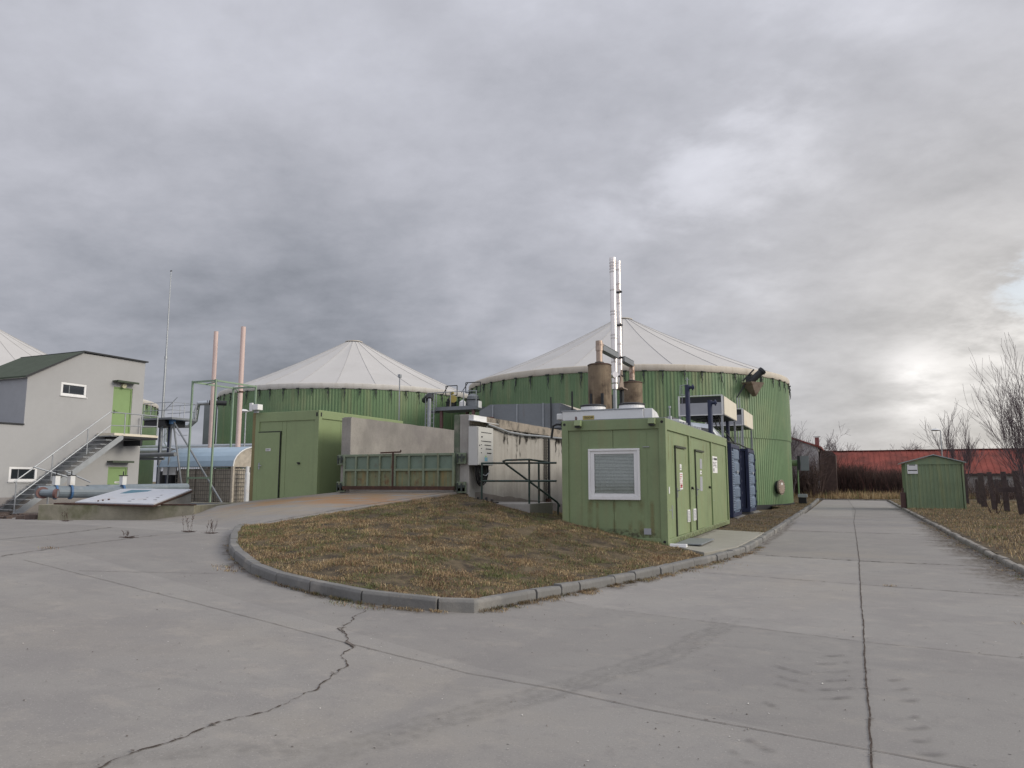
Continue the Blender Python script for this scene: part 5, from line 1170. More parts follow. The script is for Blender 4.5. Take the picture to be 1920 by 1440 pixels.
g = MB(); g.box(-14.98, -14.7, 30.6, 30.9, 3.3, 4.5); mesh_obj('hydraulic_unit', g, M['redflange'], fh)

# ------------------------------------------------------------------ service platform between the tanks
sp_ = thing('service_platform', (-22, 40, .1), 'steel service platform with railings between the two big tanks', 'platform')
g = MB(); g.box(-22.95, -20.1, 39.8, 41.6, 5.86, 6.08); g.box(-23.55, -22.95, 39.8, 40.8, 5.80, 5.90); mesh_obj('deck', g, M['greymetal'], sp_)
g = MB()
for x in (-23.5, -22.9, -21.9, -21.0, -20.15): g.tube((x, 39.85, 5.0 if x < -23 else 5.9), (x, 39.85, 6.98), .03, n=6)
g.tube((-23.5, 39.85, 6.98), (-20.1, 39.85, 6.98), .028, n=6); g.tube((-23.5, 39.85, 6.45), (-22.9, 39.85, 6.45), .022, n=6)
mesh_obj('railing', g, M['galv'], sp_)
g = MB()
for x in (-23.5, -22.92): g.tube((x, 39.6, .3), (x, 39.6, 6.9), .035, n=6)
for k in range(20): g.tube((-23.5, 39.6, .6 + k * .3), (-22.92, 39.6, .6 + k * .3), .02, n=5)
mesh_obj('ladder', g, M['galv'], sp_)
g = MB()
for x, y in ((-22.6, 40), (-20.4, 40), (-21.5, 41.3)): g.box(x - .08, x + .08, y - .08, y + .08, .1, 5.85)
mesh_obj('support', g, M['redflange'], sp_)
def vessel(x, y, z, r, h, material, label, name='pressure_valve', cage=True):
    v = thing(name, (x, y, z), label, 'valve', 'pressure valves on the platform')
    g = MB(); g.lathe([(r, 0), (r, h * .55), (r * .85, h * .6), (r * .85, h * .8), (r * .45, h), (.001, h)], (x, y, z), 20); mesh_obj('drum', g, material, v)
    g = MB(); g.lathe([(r * 1.12, h * .5), (r * 1.12, h * .56), (r, h * .57)], (x, y, z), 20); mesh_obj('flange', g, M['dark'], v)
    if cage:
        g = MB(); a = r * 1.2; zt = z + h + .1
        for sx in (-1, 1):
            g.tube((x + sx * a, y, zt), (x + sx * a, y, zt + .62), .03, n=5)
        g.tube((x - a, y, zt), (x + a, y, zt), .03, n=5); g.tube((x - a, y, zt + .62), (x + a, y, zt + .62), .03, n=5); g.tube((x - a - .3, y, zt), (x - a + .15, y, zt + .62), .025, n=5)
        mesh_obj('cage', g, M['dark'], v)
    return v
vessel(-22.2, 40.5, 6.08, .33, .65, M['dark'], 'black pressure valve under a small cage beside the yellow disc')
vessel(-20.75, 40.6, 6.08, .42, .8, M['greymetal'], 'grey pressure valve under a small cage next to the big tank', cage=True)
g = MB(); g.tube((-21.85, 40.1, 6.58), (-21.80, 40.0, 6.56), .22, n=16); g.tube((-22.1, 40.2, 6.9), (-21.9, 40.2, 7.0), .1, n=8); g.tube((-22.1, 40.2, 6.1), (-22.05, 40.2, 6.9), .05, n=6); tag(mesh_obj('yellow_disc', g, M['yellow']), 'yellow disc fitting on the platform between the tanks', 'disc')
g = MB(); g.lathe([(.2, 0), (.2, .25), (.13, .33), (.08, .33), (.08, .4)], (-21.15, 40.0, 6.08), 14); tag(mesh_obj('canister', g, M['white']), 'white plastic canister on the platform deck', 'canister')
g = MB(); g.box(-19.55, -19.5, 38.9, 39.3, 5.85, 6.25); tag(mesh_obj('white_box', g, M['white'], bevel=.01), 'small white box on the big tank wall at the platform end', 'box')
dp = thing('downpipe', (-22.7, 38.9, .1), 'pale vertical gas pipe with a dark elbow in front of the middle tank', 'pipe')
g = MB(); g.tube((-23.0, 39.2, .2), (-23.0, 39.2, 6.55), .11, n=12); mesh_obj('pipe', g, M['galv'], dp)
g = MB(); g.path([(-23.0, 39.2, 6.5), (-23.1, 39.4, 6.75), (-23.6, 39.9, 6.7), (-24.0, 40.3, 6.6)], .19, 12); mesh_obj('elbow', g, M['dark'], dp)
g = MB(); g.tube((-24.9, 38.8, .2), (-24.9, 38.8, 7.9), .035, n=6); g.box(-24.98, -24.82, 38.7, 38.9, 7.9, 8.1); tag(mesh_obj('lightning_rod', g, M['galv']), 'thin conduit pole against the right part of the middle tank', 'pole')

# ------------------------------------------------------------------ olive container beside the silo
a0, a1, c0, c1, e0, e1 = -16.62, -14.2, 17.8, 22.4, .80, 3.68
oc = thing('green_container', ((a0 + a1) / 2, (c0 + c1) / 2, e0), 'olive green container with a grey door handle standing left of the silo gate', 'container')
g = MB()
for x in (a0, a1 - .15):
    for y in (c0, c1 - .15): g.box(x, x + .15, y, y + .15, e0, e1)
for x in (a0, a1 - .1): g.box(x, x + .1, c0 + .15, c1 - .15, e0, e0 + .14); g.box(x, x + .1, c0 + .15, c1 - .15, e1 - .24, e1 - .003)
for y in (c0, c1 - .1): g.box(a0 + .15, a1 - .15, y, y + .1, e0, e0 + .14); g.box(a0 + .15, a1 - .15, y, y + .1, e1 - .28, e1 - .003)
mesh_obj('frame', g, M['green2'], oc, bevel=.008)
g = MB(); yw = c0 + .03; cuts = [a0 + .15, -16.52, -15.60, -15.42, a1 - .15]
g.box(-16.5, -15.6, yw, yw + .05, 3.10, e1 - .28); g.box(-15.595, -15.43, yw, yw + .05, e0 + .14, e1 - .28); g.box(-15.422, a1 - .15, yw, yw + .05, e0 + .14, e1 - .28); g.box(a0 + .15, a1 - .15, yw + .06, yw + .08, e0 + .14, e1 - .28)
mesh_obj('end_wall', g, M['green2'], oc, bevel=.003)
g = MB(); xw = a1 - .04
for p, q in ((c0 + .15, 18.9), (18.9, 20.1), (20.1, 21.2), (21.2, c1 - .15)): g.box(xw - .04, xw, p + .004, q - .004, e0 + .14, e1 - .24)
g.box(a0 + .02, a0 + .05, c0 + .15, c1 - .15, e0 + .14, e1 - .24); g.box(a0 + .15, a1 - .15, c1 - .06, c1 - .03, e0 + .14, e1 - .24)
mesh_obj('side_wall', g, M['green2'], oc)
g = MB(); g.box(a0 + .02, a1 - .02, c0 + .02, c1 - .02, e1 - .012, e1 + .01); mesh_obj('roof', g, M['green2'], oc)
g = MB(); g.box(-16.49, -15.66, c0 + .005, yw, e0 + .15, 3.07); dd_ = mesh_obj('door', g, M['green2'], oc, bevel=.006)
g = MB(); g.box(-15.652, -15.635, c0 + .01, yw, e0 + .15, 3.06); g.box(-16.5, -15.6, c0 + .0, yw, 3.075, 3.095); mesh_obj('door_gap', g, M['dark'], dd_)
g = MB(); g.box(-16.44, -16.39, c0 - .004, c0 + .004, 1.95, 2.15); g.tube((-16.41, c0, 2.06), (-16.41, c0 - .05, 2.06), .012, n=6); g.tube((-16.41, c0 - .05, 2.06), (-16.28, c0 - .05, 2.06), .012, n=6); mesh_obj('handle', g, M['galv'], dd_)
g = MB(); g.box(-16.18, -15.99, c0 - .004, c0 + .003, 2.50, 2.58); sg = mesh_obj('sign', g, M['paper'], dd_)
g = bars(MB(), -16.16, -16.01, 2.515, 2.565, c0 - .007, 1, axis='y', fill=.9, h=.9); mesh_obj('print', g, M['ink'], dd_, fix=False)
g = MB(); g.tube((-14.9, yw, 2.12), (-14.9, yw - .05, 2.12), .035, n=10); g.tube((-14.9, yw - .05, 2.12), (-14.95, yw - .05, 2.14), .014, n=6); mesh_obj('knob', g, M['black'], oc)
g = MB()
for x in (a1 - .10, a1 - .02): pass
g.box(a1 - .11, a1 - .05, c0 - .003, c0 + .004, e1 - .18, e1 - .06); g.box(a1 - .004, a1 + .003, c0 + .07, c0 + .13, e1 - .18, e1 - .06); mesh_obj('casting_hole', g, M['black'], oc)
g = MB(); g.box(a0 - .16, a0 - .005, c0 + .05, c0 + .2, .7, e1 + .02); tag(mesh_obj('corner_post', g, mat('mustard_post', (.20, .165, .07), .6, c2=(.10, .05, .02), c2s=3, streak=(.15, .11, .05))), 'mustard stained post on the left corner of the olive container', 'post')
fl = thing('floodlight', (-16.6, 17.75, 3.7), 'small white floodlight box on the olive container corner', 'lamp')
g = MB(); g.box(-16.62, -16.5, 17.7, 17.8, 3.68, 3.95); mesh_obj('mount', g, M['galv'], fl)
g = MB(); g.box(-16.72, -16.6, 17.6, 17.66, 3.72, 3.98); g.box(-16.58, -16.36, 17.58, 17.8, 3.76, 3.93); mesh_obj('housing', g, M['paper'], fl, bevel=.01)

# ------------------------------------------------------------------ grey two storey building
XB = -28.0
bl = thing('grey_building', (-31, 20, .4), 'light grey rendered building with green doors at the left', 'building')
yl, yp, yr, ze, zp = 17.99, 20.12, 23.1, 5.52, 6.72
g = MB()
def wall_cells(holes):
    ys = sorted(set([yl, yr] + [h[0] for h in holes] + [h[1] for h in holes] + [yp]))
    for a, b in zip(ys[:-1], ys[1:]):
        mid = (a + b) / 2; hs = sorted([h for h in holes if h[0] < mid < h[1]], key=lambda h: h[2])
        def top(y): return ze + (zp - ze) * (y - yl) / (yp - yl) if y < yp else zp + .04 * (y - yp) / 3
        z = .4
        for h in hs:
            g.add([(XB, a, z), (XB, b, z), (XB, b, h[2]), (XB, a, h[2])], [(0, 1, 2, 3)])
            g.add([(XB, h[0], h[2]), (XB, h[1], h[2]), (XB - .14, h[1], h[2]), (XB - .14, h[0], h[2])], [(0, 1, 2, 3)]) if a == h[0] else None
            z = h[3]
        g.add([(XB, a, z), (XB, b, z), (XB, b, top(b)), (XB, a, top(a))], [(0, 1, 2, 3)])
H1 = (19.33, 20.41, 4.94, 5.46); H2 = (17.60, 18.66, 1.58, 2.12)
wall_cells([H1, (21.63, 22.55, 3.52, 5.54), (21.63, 22.55, .4, 2.18), (17.99, 18.66, 1.58, 2.12)])
for (y0, y1, z0, z1) in (H1, (21.63, 22.55, 3.52, 5.54), (21.63, 22.55, .4, 2.18), H2):
    g.add([(XB, y0, z0), (XB - .14, y0, z0), (XB - .14, y0, z1), (XB, y0, z1)], [(0, 1, 2, 3)]); g.add([(XB, y1, z0), (XB - .14, y1, z0), (XB - .14, y1, z1), (XB, y1, z1)], [(0, 1, 2, 3)])
    g.add([(XB, y0, z1), (XB, y1, z1), (XB - .14, y1, z1), (XB - .14, y0, z1)], [(0, 1, 2, 3)]); g.add([(XB, y0, z0), (XB, y1, z0), (XB - .14, y1, z0), (XB - .14, y0, z0)], [(0, 1, 2, 3)])
# low wing in front of the tall part
g.add([(XB, 12, .4), (XB, 17.6, .4), (XB, 17.6, 3.66), (XB, 12, 3.66)], [(0, 1, 2, 3)]); g.add([(XB, 17.6, .4), (XB, yl, .4), (XB, yl, 1.58), (XB, 17.6, 1.58)], [(0, 1, 2, 3)]); g.add([(XB, 17.6, 2.12), (XB, yl, 2.12), (XB, yl, 3.66), (XB, 17.6, 3.66)], [(0, 1, 2, 3)])
g.add([(XB, 12, .4), (-36, 12, .4), (-36, 12, 3.66), (XB, 12, 3.66)], [(0, 1, 2, 3)])
g.add([(XB, 12, 3.66), (XB, yl, 3.66), (-36, yl, 3.66), (-36, 12, 3.66)], [(0, 1, 2, 3)])
g.add([(XB, yr, .4), (-36, yr, .4), (-36, yr, zp), (XB, yr, zp + .04)], [(0, 1, 2, 3)]); g.add([(-36, 12, .4), (-36, yr, .4), (-36, yr, 6.6), (-36, 18, 5.4), (-36, 12, 3.6)], [(0, 1, 2, 3, 4)])
mesh_obj('wall', g, M['render'], bl, fix=False)
g = MB(); g.add([(XB, yl, 3.66), (-36, yl, 3.66), (-36, yl, ze - .05), (XB, yl, ze - .05)], [(0, 1, 2, 3)]); mesh_obj('upper_side_wall', g, mat('side_render', (.36, .37, .39), .9, var=.05), bl, fix=False)
g = MB(); g.box(XB, XB + .02, 12, 17.62, .35, 1.0); g.box(XB, XB + .02, 17.62, 21.6, .35, 1.0); g.box(XB, XB + .02, 22.58, yr, .35, 1.0); mesh_obj('plinth', g, M['plinth'], bl)
g = MB(); XE = -31.9; t_ = .07
g.add([(XB + .10, yl - .12, ze - .07), (XB + .10, yp, zp), (XE, yp, zp), (XE, yl - .12, ze - .07)], [(0, 1, 2, 3)])
g.add([(XB + .10, yl - .12, ze - .07 + t_), (XB + .10, yp, zp + t_), (XE, yp, zp + t_), (XE, yl - .12, ze - .07 + t_)], [(3, 2, 1, 0)])
g.add([(XB + .10, yl - .12, ze - .07), (XB + .10, yp, zp), (XB + .10, yp, zp + t_), (XB + .10, yl - .12, ze - .07 + t_)], [(0, 1, 2, 3)])
g.add([(XB + .10, yl - .12, ze - .07), (XE, yl - .12, ze - .07), (XE, yl - .12, ze - .07 + t_), (XB + .10, yl - .12, ze - .07 + t_)], [(0, 1, 2, 3)])
mesh_obj('roof', g, M['roofgreen'], bl, fix=False)
g = MB(); g.box(XE, XB + .10, yp, yr + .08, zp + .045, zp + .10); mesh_obj('flat_roof', g, M['dark'], bl)
g = MB(); g.box(-36, XB + .05, 12, yl - .003, 3.665, 3.72); g.extr([(yl - .14, ze - .10), (yl - .12, ze + .01), (yp, zp + .075), (yp, zp + .02)], 'x', XB + .101, XB + .115); mesh_obj('flashing', g, M['dark'], bl)
def bwin(y0, y1, z0, z1):
    g = MB(); x = XB - .06; f_ = .09
    for b in ((y0, y1, z0, z0 + f_), (y0, y1, z1 - f_, z1), (y0, y0 + f_, z0 + f_, z1 - f_), (y1 - f_, y1, z0 + f_, z1 - f_)): g.box(x, XB - .01, *b)
    w = mesh_obj('window', g, M['white'], bl, bevel=.006)
    g = MB(); g.box(x - .01, x + .01, y0 + f_, y1 - f_, z0 + f_, z1 - f_); mesh_obj('pane', g, M['glass'], w)
    g = MB(); g.box(XB - .01, XB + .05, y0 - .03, y1 + .03, z0 - .035, z0 - .005); mesh_obj('sill', g, M['white'], w)
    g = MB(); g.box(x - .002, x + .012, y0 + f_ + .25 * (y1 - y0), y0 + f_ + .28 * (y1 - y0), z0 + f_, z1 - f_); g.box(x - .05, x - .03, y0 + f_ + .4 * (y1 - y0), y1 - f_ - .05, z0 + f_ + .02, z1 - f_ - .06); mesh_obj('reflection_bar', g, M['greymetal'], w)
bwin(*H1); bwin(*H2)
for z0, z1, sign in ((3.52, 5.54, 0), (.42, 2.18, 1)):
    g = MB(); g.box(XB - .10, XB - .05, 21.68, 22.50, z0 + .02, z1 - .05); d = mesh_obj('door', g, M['door'], bl, bevel=.006)
    g = MB()
    for b in ((21.635, 21.68, z0, z1), (22.50, 22.545, z0, z1), (21.68, 22.50, z1 - .05, z1)): g.box(XB - .11, XB - .02, *b)
    mesh_obj('door_frame', g, M['door'], d)
    g = MB(); zc = z0 + .98; g.box(XB - .05, XB - .04, 21.73, 21.77, zc - .1, zc + .06); g.tube((XB - .04, 21.75, zc), (XB + .01, 21.75, zc), .01, n=6); g.tube((XB + .01, 21.75, zc), (XB + .01, 21.87, zc), .01, n=6); mesh_obj('handle', g, M['dark'], d)
    if sign:
        g = MB(); g.box(XB - .05, XB - .045, 22.0, 22.27, 1.50, 1.57); mesh_obj('sign', g, M['paper'], d)
        g = bars(MB(), 22.02, 22.25, 1.515, 1.555, XB - .042, 1, fill=.9, h=.8); g.box(XB - .05, XB - .044, 22.11, 22.15, 1.38, 1.43); mesh_obj('print', g, M['ink'], d, fix=False)
    zc = z1 + .2; g = MB(); g.box(XB, XB + .32, 21.55, 22.58, zc, zc + .045); g.box(XB + .30, XB + .34, 21.55, 22.58, zc - .03, zc + .05); mesh_obj('canopy', g, M['roofgreen'], bl)
g = MB(); g.tube((XB, 22.05, 5.63), (XB + .12, 22.05, 5.60), .10, n=14); mesh_obj('door_lamp', g, mat('lamp_glass', (.55, .53, .38), .4), bl)
# outside stair
xs0, xs1 = -27.92, -26.9
sr = thing('metal_stair', (-27.4, 19.5, .42), 'galvanised outdoor stair rising to the upper green door of the grey building', 'stair')
n = 17; ya, yb, za, zb2 = 17.0, 20.95, .42, 3.50
for k in range(n):
    t = (k + .6) / n; y = ya + (yb - ya) * t; z = za + (zb2 - za) * (k + 1) / (n + .5)
    g = MB(); g.box(xs0 + .04, xs1 - .04, y, y + .26, z - .03, z); mesh_obj('tread', g, M['galv'], sr)
for x in (xs0, xs1 - .03):
    g = MB(); g.extr([(ya + .15, za - .02), (ya + .45, za - .02), (yb + .42, zb2 - .22), (yb + .42, zb2 - .06), (yb + .26, zb2 - .08), (ya + .15, za + .04)], 'x', x, x + .03); mesh_obj('stringer', g, M['galv'], sr)
g = MB(); g.box(xs0, xs1, 20.95, 23.05, 3.42, 3.52); mesh_obj('landing', g, M['cream'], sr)
g = MB(); g.box(xs0, xs1 - .01, 21.3, 23.04, 3.33, 3.419); g.box(xs0, xs1 - .01, 22.2, 22.3, 3.05, 3.28); mesh_obj('landing_beam', g, M['dark'], sr)
xr = xs1; r1 = .024
for y, z in ((17.2, .46), (18.46, 1.60), (19.8, 2.62), (21.4, 3.5), (22.2, 3.5), (22.98, 3.5)):
    zt = {17.2: 1.58, 18.46: 2.58, 19.8: 3.63}.get(y, 4.34); g = MB(); g.tube((xr, y, z), (xr, y, zt), r1, n=8); mesh_obj('rail_post', g, M['galv'], sr)
g = MB(); g.tube((xs0 + .05, 22.98, 3.5), (xs0 + .05, 22.98, 4.34), r1, n=8)
mesh_obj('rail_post', g, M['galv'], sr)
g = MB(); g.path([(xr, 17.12, 1.56), (xr, 20.7, 4.34), (xr, 22.98, 4.34), (xs0 + .05, 22.98, 4.34)], r1, 8); g.path([(xr, 17.2, 1.0), (xr, 20.75, 3.80), (xr, 22.98, 3.90)], r1 * .9, 8); g.tube((xs0 + .05, 22.98, 3.9), (xr, 22.98, 3.9), r1, n=8)
g.tube((xr + .02, 17.75, 2.1), (xr + .5, 18.9, 1.7), .03, n=6); g.tube((xr + .02, 19.0, 1.95), (xr + .6, 19.6, 1.55), .03, n=6)
mesh_obj('rail', g, M['galv'], sr)

# ------------------------------------------------------------------ receiving pit with lid and pipework
an = R(15); cu_, su_ = math.cos(an), math.sin(an); PO = (-22.74, 15.27)
def pq(u, v): return (PO[0] + u * cu_ - v * su_, PO[1] + u * su_ + v * cu_)
pt_ = thing('receiving_pit', (PO[0], PO[1], .4), 'mossy concrete pit kerb at the edge of the ramp', 'pit')
g = MB()
for a, b, c, d in ((0, 5.2, 0, .22), (0, .22, .22, 2.9), (0, 5.2, 2.9, 3.1), (4.98, 5.2, .22, 2.9)): g.prism([pq(a, c), pq(b, c), pq(b, d), pq(a, d)], .2, .88)
mesh_obj('curb', g, M['pit'], pt_, bevel=.015)
g = MB(); g.prism([pq(.9, -.015), pq(5.2, -.015), pq(5.2, .1), pq(.9, .1)], .882, .915); g.prism([pq(.5, .02), pq(1.1, .02), pq(1.1, .4), pq(.5, .4)], .885, .93); mesh_obj('rim', g, M['rust'], pt_)
g = MB(); g.prism([pq(.22, .22), pq(4.98, .22), pq(4.98, 2.9), pq(.22, 2.9)], .5, .86); mesh_obj('cover_plate', g, M['dark'], pt_)
ldd = thing('pit_lid', (*pq(3, 1.2), .9), 'white sheet pit lid with punched slots, propped open', 'lid')
La = (-21.75, 15.75, .93); Lb = (-18.62, 15.95, .90); Lc = (-19.45, 18.1, 1.30); Ld = (-22.55, 18.0, 1.30)
g = MB(); g.add([La, Lb, Lc, Ld] + [(p[0], p[1], p[2] + .035) for p in (La, Lb, Lc, Ld)], [(0, 3, 2, 1), (4, 5, 6, 7), (0, 1, 5, 4), (1, 2, 6, 5), (2, 3, 7, 6), (3, 0, 4, 7)]); mesh_obj('sheet', g, M['lid'], ldd)
def lp(u, v, dz=.04):
    a = Vector(La).lerp(Vector(Lb), u); b = Vector(Ld).lerp(Vector(Lc), u); q = a.lerp(b, v); return (q.x, q.y, q.z + dz)
g = MB(); g.add([lp(.20, .62), lp(.50, .62), lp(.50, .90), lp(.20, .90)], [(0, 1, 2, 3)]); mesh_obj('blue_patch', g, M['lidblue'], ldd, fix=False)
g = MB()
for v_, us in ((.10, (.62,)), (.22, (.42, .60, .75, .88)), (.36, (.38, .55, .70, .84)), (.52, (.52, .66, .80)), (.68, (.60, .78)), (.82, (.66, .80))):
    for u in us: g.add([lp(u, v_), lp(u + .035, v_), lp(u + .03, v_ + .035), lp(u - .01, v_ + .02)], [(0, 1, 2, 3)])
mesh_obj('slot', g, M['ink'], ldd, fix=False)
g = MB()
for p, q in ((La, Lb), (Lb, Lc)): g.tube((p[0], p[1], p[2] - .03), (q[0], q[1], q[2] - .03), .035, n=6)
mesh_obj('edge_frame', g, M['rust'], ldd, fix=False)
g = MB(); g.add([(Lb[0] - .02, Lb[1] + .05, .86), (Lc[0] - .02, Lc[1], .86), (Lc[0] - .02, Lc[1], 1.27)], [(0, 1, 2)]); mesh_obj('side_wedge', g, M['conc'], ldd, fix=False)
g = MB()
for (u, v_) in ((.30, .10), (.34, .16), (.27, .05)): p = lp(u, v_, .045); g.box(p[0] - .03, p[0] + .03, p[1] - .02, p[1] + .02, p[2] - .01, p[2] + .03, rz=u * 9)
mesh_obj('rust_bit', g, M['rust'], ldd)
tp = thing('slurry_pipe', (-25, 19, .4), 'thick grey slurry pipe with valves lying before the grey building', 'pipe')
g = MB(); g.path([(-25.45, 17.0, 1.22), (-25.3, 17.6, 1.22), (-25.0, 18.6, 1.20), (-24.4, 20.4, 1.18), (-24.1, 21.2, 1.0), (-24.0, 21.6, .8)], .21, 16); mesh_obj('pipe', g, M['pipegrey'], tp, smooth=False)
g = MB(); g.tube((-25.9, 19.2, 1.30), (-26.1, 24.0, 1.34), .15, n=12); mesh_obj('rear_pipe', g, M['pipegrey'], tp)
g = MB(); g.path([(-25.4, 17.1, 1.22), (-25.0, 16.9, 1.20), (-24.55, 17.1, 1.17)], .12, 12); mesh_obj('branch', g, M['pipegrey'], tp)
g = MB(); g.tube((-25.08, 16.93, 1.2), (-25.0, 16.9, 1.2), .20, n=16); mesh_obj('red_flange', g, M['redflange'], tp); g = MB(); g.tube((-24.62, 17.06, 1.175), (-24.55, 17.1, 1.17), .16, n=16); mesh_obj('red_flange', g, M['redflange'], tp)
for x, y in ((-25.3, 17.55), (-25.15, 18.0), (-24.6, 19.65)):
    g = MB(); e_ = Vector((.3, 1, 0)).normalized(); q = Vector((x, y, 1.21)); g.tube(q - e_ * .03, q + e_ * .03, .26, n=18); v_ = mesh_obj('valve', g, M['valveblue'], tp)
    g = MB(); g.box(x - .09, x + .09, y - .09, y + .09, 1.45, 1.78); mesh_obj('actuator', g, M['whitepaint'], v_, bevel=.01)
    g = MB(); g.box(x - .11, x + .11, y - .11, y + .11, 1.782, 1.81); g.tube((x, y, 1.81), (x, y, 1.95), .02, n=6); mesh_obj('actuator_cap', g, M['dark'], v_)
g = MB()
for x, y in ((-25.3, 17.3), (-24.9, 18.9), (-24.5, 20.1)): g.tube((x, y, .4), (x, y, 1.05), .035, n=6)
mesh_obj('stand', g, M['galv'], tp)
g = MB()
for k in range(60):
    x, y = random.uniform(-26.9, -23.2), random.uniform(15.4, 17.2); s = random.uniform(.03, .14); g.box(x - s, x + s * 1.6, y - s, y + s, gz(x), gz(x) + s * random.uniform(.5, 1.2), rz=random.random() * 3)
tag(mesh_obj('debris', g, mat('debris_brown', (.10, .075, .065), .95, var=.4, vs=4)), 'low heap of brown debris at the foot of the stair', 'debris', kind='stuff')
g = MB(); g.prism([(-27.98, 12.2), (-26.5, 15.5), (-23.6, 16.6), (-23.2, 23.2), (-27.98, 23.2)], .3, .425); tag(mesh_obj('pavement', g, M['plinth']), kind='structure')

# ------------------------------------------------------------------ mast, walkway and braces beside the far left tank
ms = thing('antenna_mast', (-32.4, 28, .4), 'tall thin antenna mast rising right of the grey building', 'mast')
g = MB(); g.tube((-32.45, 28, .4), (-32.45, 28, 8.0), .07, .055, 8); g.tube((-32.45, 28, 8.0), (-32.45, 28, 12.75), .045, .02, 8); g.tube((-32.45, 28, 7.95), (-32.45, 28, 8.1), .08, n=8); mesh_obj('pole', g, M['galv'], ms)
g = MB(); g.tube((-32.5, 28, 12.72), (-32.4, 28, 12.72), .03, n=6); mesh_obj('tip', g, M['dark'], ms)
wk = thing('lookout_platform', (-31.9, 28, .4), 'small railed steel lookout platform on raking legs beside the mast', 'platform')
g = MB(); g.box(-33.5, -31.3, 27.6, 29.2, 4.72, 4.82); mesh_obj('deck', g, M['greymetal'], wk)
g = MB(); g.box(-33.4, -31.9, 27.7, 29.0, 4.40, 4.71); mesh_obj('understructure', g, M['dark'], wk)
g = MB()
for x, y in ((-33.4, 27.65), (-32.9, 27.65), (-31.9, 27.65), (-31.35, 27.65), (-31.35, 28.4), (-31.35, 29.15), (-32.5, 29.15)): g.tube((x, y, 4.8), (x, y, 5.6), .02, n=5)
for z in (5.6, 5.2): g.path([(-33.4, 27.65, z), (-31.35, 27.65, z), (-31.35, 29.15, z), (-33.4, 29.15, z)], .018, 5)
g.tube((-32.6, 28.2, 5.2), (-31.9, 28.4, 5.95), .02, n=5)
mesh_obj('railing', g, M['galv'], wk)
LG = [((-31.75, 28, 4.6), (-31.85, 28, .4)), ((-31.65, 28, 4.6), (-30.0, 27.5, .4)), ((-31.6, 28, 4.6), (-26.75, 26.8, .45))]
for p, q in LG:
    g = MB(); g.tube(p, q, .045, n=8); mesh_obj('leg', g, M['greymetal'], wk)
g = MB(); g.tube((-31.72, 28, 4.5), (-31.72, 28, 4.75), .16, n=10); mesh_obj('leg_head', g, M['valveblue'], wk)
for x in (-32.95, -32.3):
    g = MB(); g.tube((x, 28.4, .4), (x, 28.4, 4.4), .10, n=10); mesh_obj('leg', g, M['navy'], wk)
g = MB()
for z in (3.3, 2.5): g.tube((-33.0, 28.4, z), (-31.8, 28.1, z), .03, n=5)
g.path([(-32.6, 28.0, 4.2), (-32.3, 28.0, 3.85), (-32.0, 28.0, 4.1), (-32.15, 28.0, 4.35)], .012, 5); g.path([(-31.8, 28, 4.4), (-31.2, 28, 3.9), (-30.6, 28, 3.9)], .012, 5)
mesh_obj('cross_tube', g, M['galv'], wk)
gp = thing('gas_pipe', (-38, 36, 3), 'silver insulated pipe stepping up to the middle tank', 'pipe')
g = MB(); g.path([(-41.5, 36, 5.22), (-39.2, 36, 5.2), (-38.75, 36, 5.5), (-38.65, 36, 6.2), (-38.5, 36, 6.62), (-38.0, 36.4, 6.68), (-41.9, 46, 8.0)][:6], .17, 12)
mesh_obj('pipe', g, M['duct'], gp, smooth=False)
g = MB(); g.tube((-38.1, 36.3, 6.68), (-37.3, 37.2, 6.68), .16, n=12); mesh_obj('dark_end', g, M['dark'], gp)
g = MB(); g.box(-47.5, -46.5, 45.0, 45.4, .2, 7.7); mesh_obj('shaft', g, M['greymetal'], gp)
for z, r_, y in ((3.95, .14, 38.0), (3.62, .19, 36.0)):
    g = MB(); g.tube((-46, y, z), (-24, y, z - .1), r_, n=12); tag(mesh_obj('long_pipe', g, M['duct']), ['upper', 'lower'][z < 3.8] + ' of the two long silver pipes crossing behind the pink chimneys', 'pipe', 'long silver pipes')
g = MB(); g.path([(-40.6, 35.4, 5.2), (-40.6, 35.4, 4.1), (-40.3, 35.4, 3.75), (-39.6, 35.5, 3.65)], .12, 10); tag(mesh_obj('pipe_elbow', g, M['duct']), 'silver elbow pipe dropping beside the raking legs', 'pipe')
g = MB(); g.tube((-30.8, 24.6, 2.74), (-27.9, 24.9, 2.80), .10, n=10); g.tube((-30.8, 24.7, 2.62), (-28.6, 24.9, 2.60), .06, n=10); tag(mesh_obj('short_pipe', g, M['greymetal']), 'dark short pipe at the right corner of the grey building', 'pipe')

# ------------------------------------------------------------------ pink chimneys, green frame, shelter with cage wall
for x0, x1, z1, lab in ((-32.12, -32.42, 9.95, 'left pink chimney with a broken looking rim'), (-30.12, -30.24, 10.05, 'right pink chimney held by the green steel rack')):
    c = thing('pink_chimney', (x0, 31, .4), lab, 'chimney', 'pink chimneys')
    g = MB(); g.tube((x0, 31, .4), (x0, 31, z1), .118 if x0 < -31 else .128, n=24); o = mesh_obj('flue', g, M['pink'], c)
    g = MB(); g.tube((x0, 31, 3.0), (x0, 31, 3.42), .145, n=24); mesh_obj('collar', g, M['pinkbase'], c)
g = MB(); g.lathe([(.13, 6.38), (.16, 6.38), (.16, 6.46), (.13, 6.46)], (-30.12, 31, 0), 20); tag(mesh_obj('clamp_ring', g, M['rust']), 'clamp ring round the right pink chimney', 'clamp')
fr = thing('tube_rack', (-28.6, 28.3, .5), 'pale green open steel tube rack standing before the pink chimneys', 'frame')
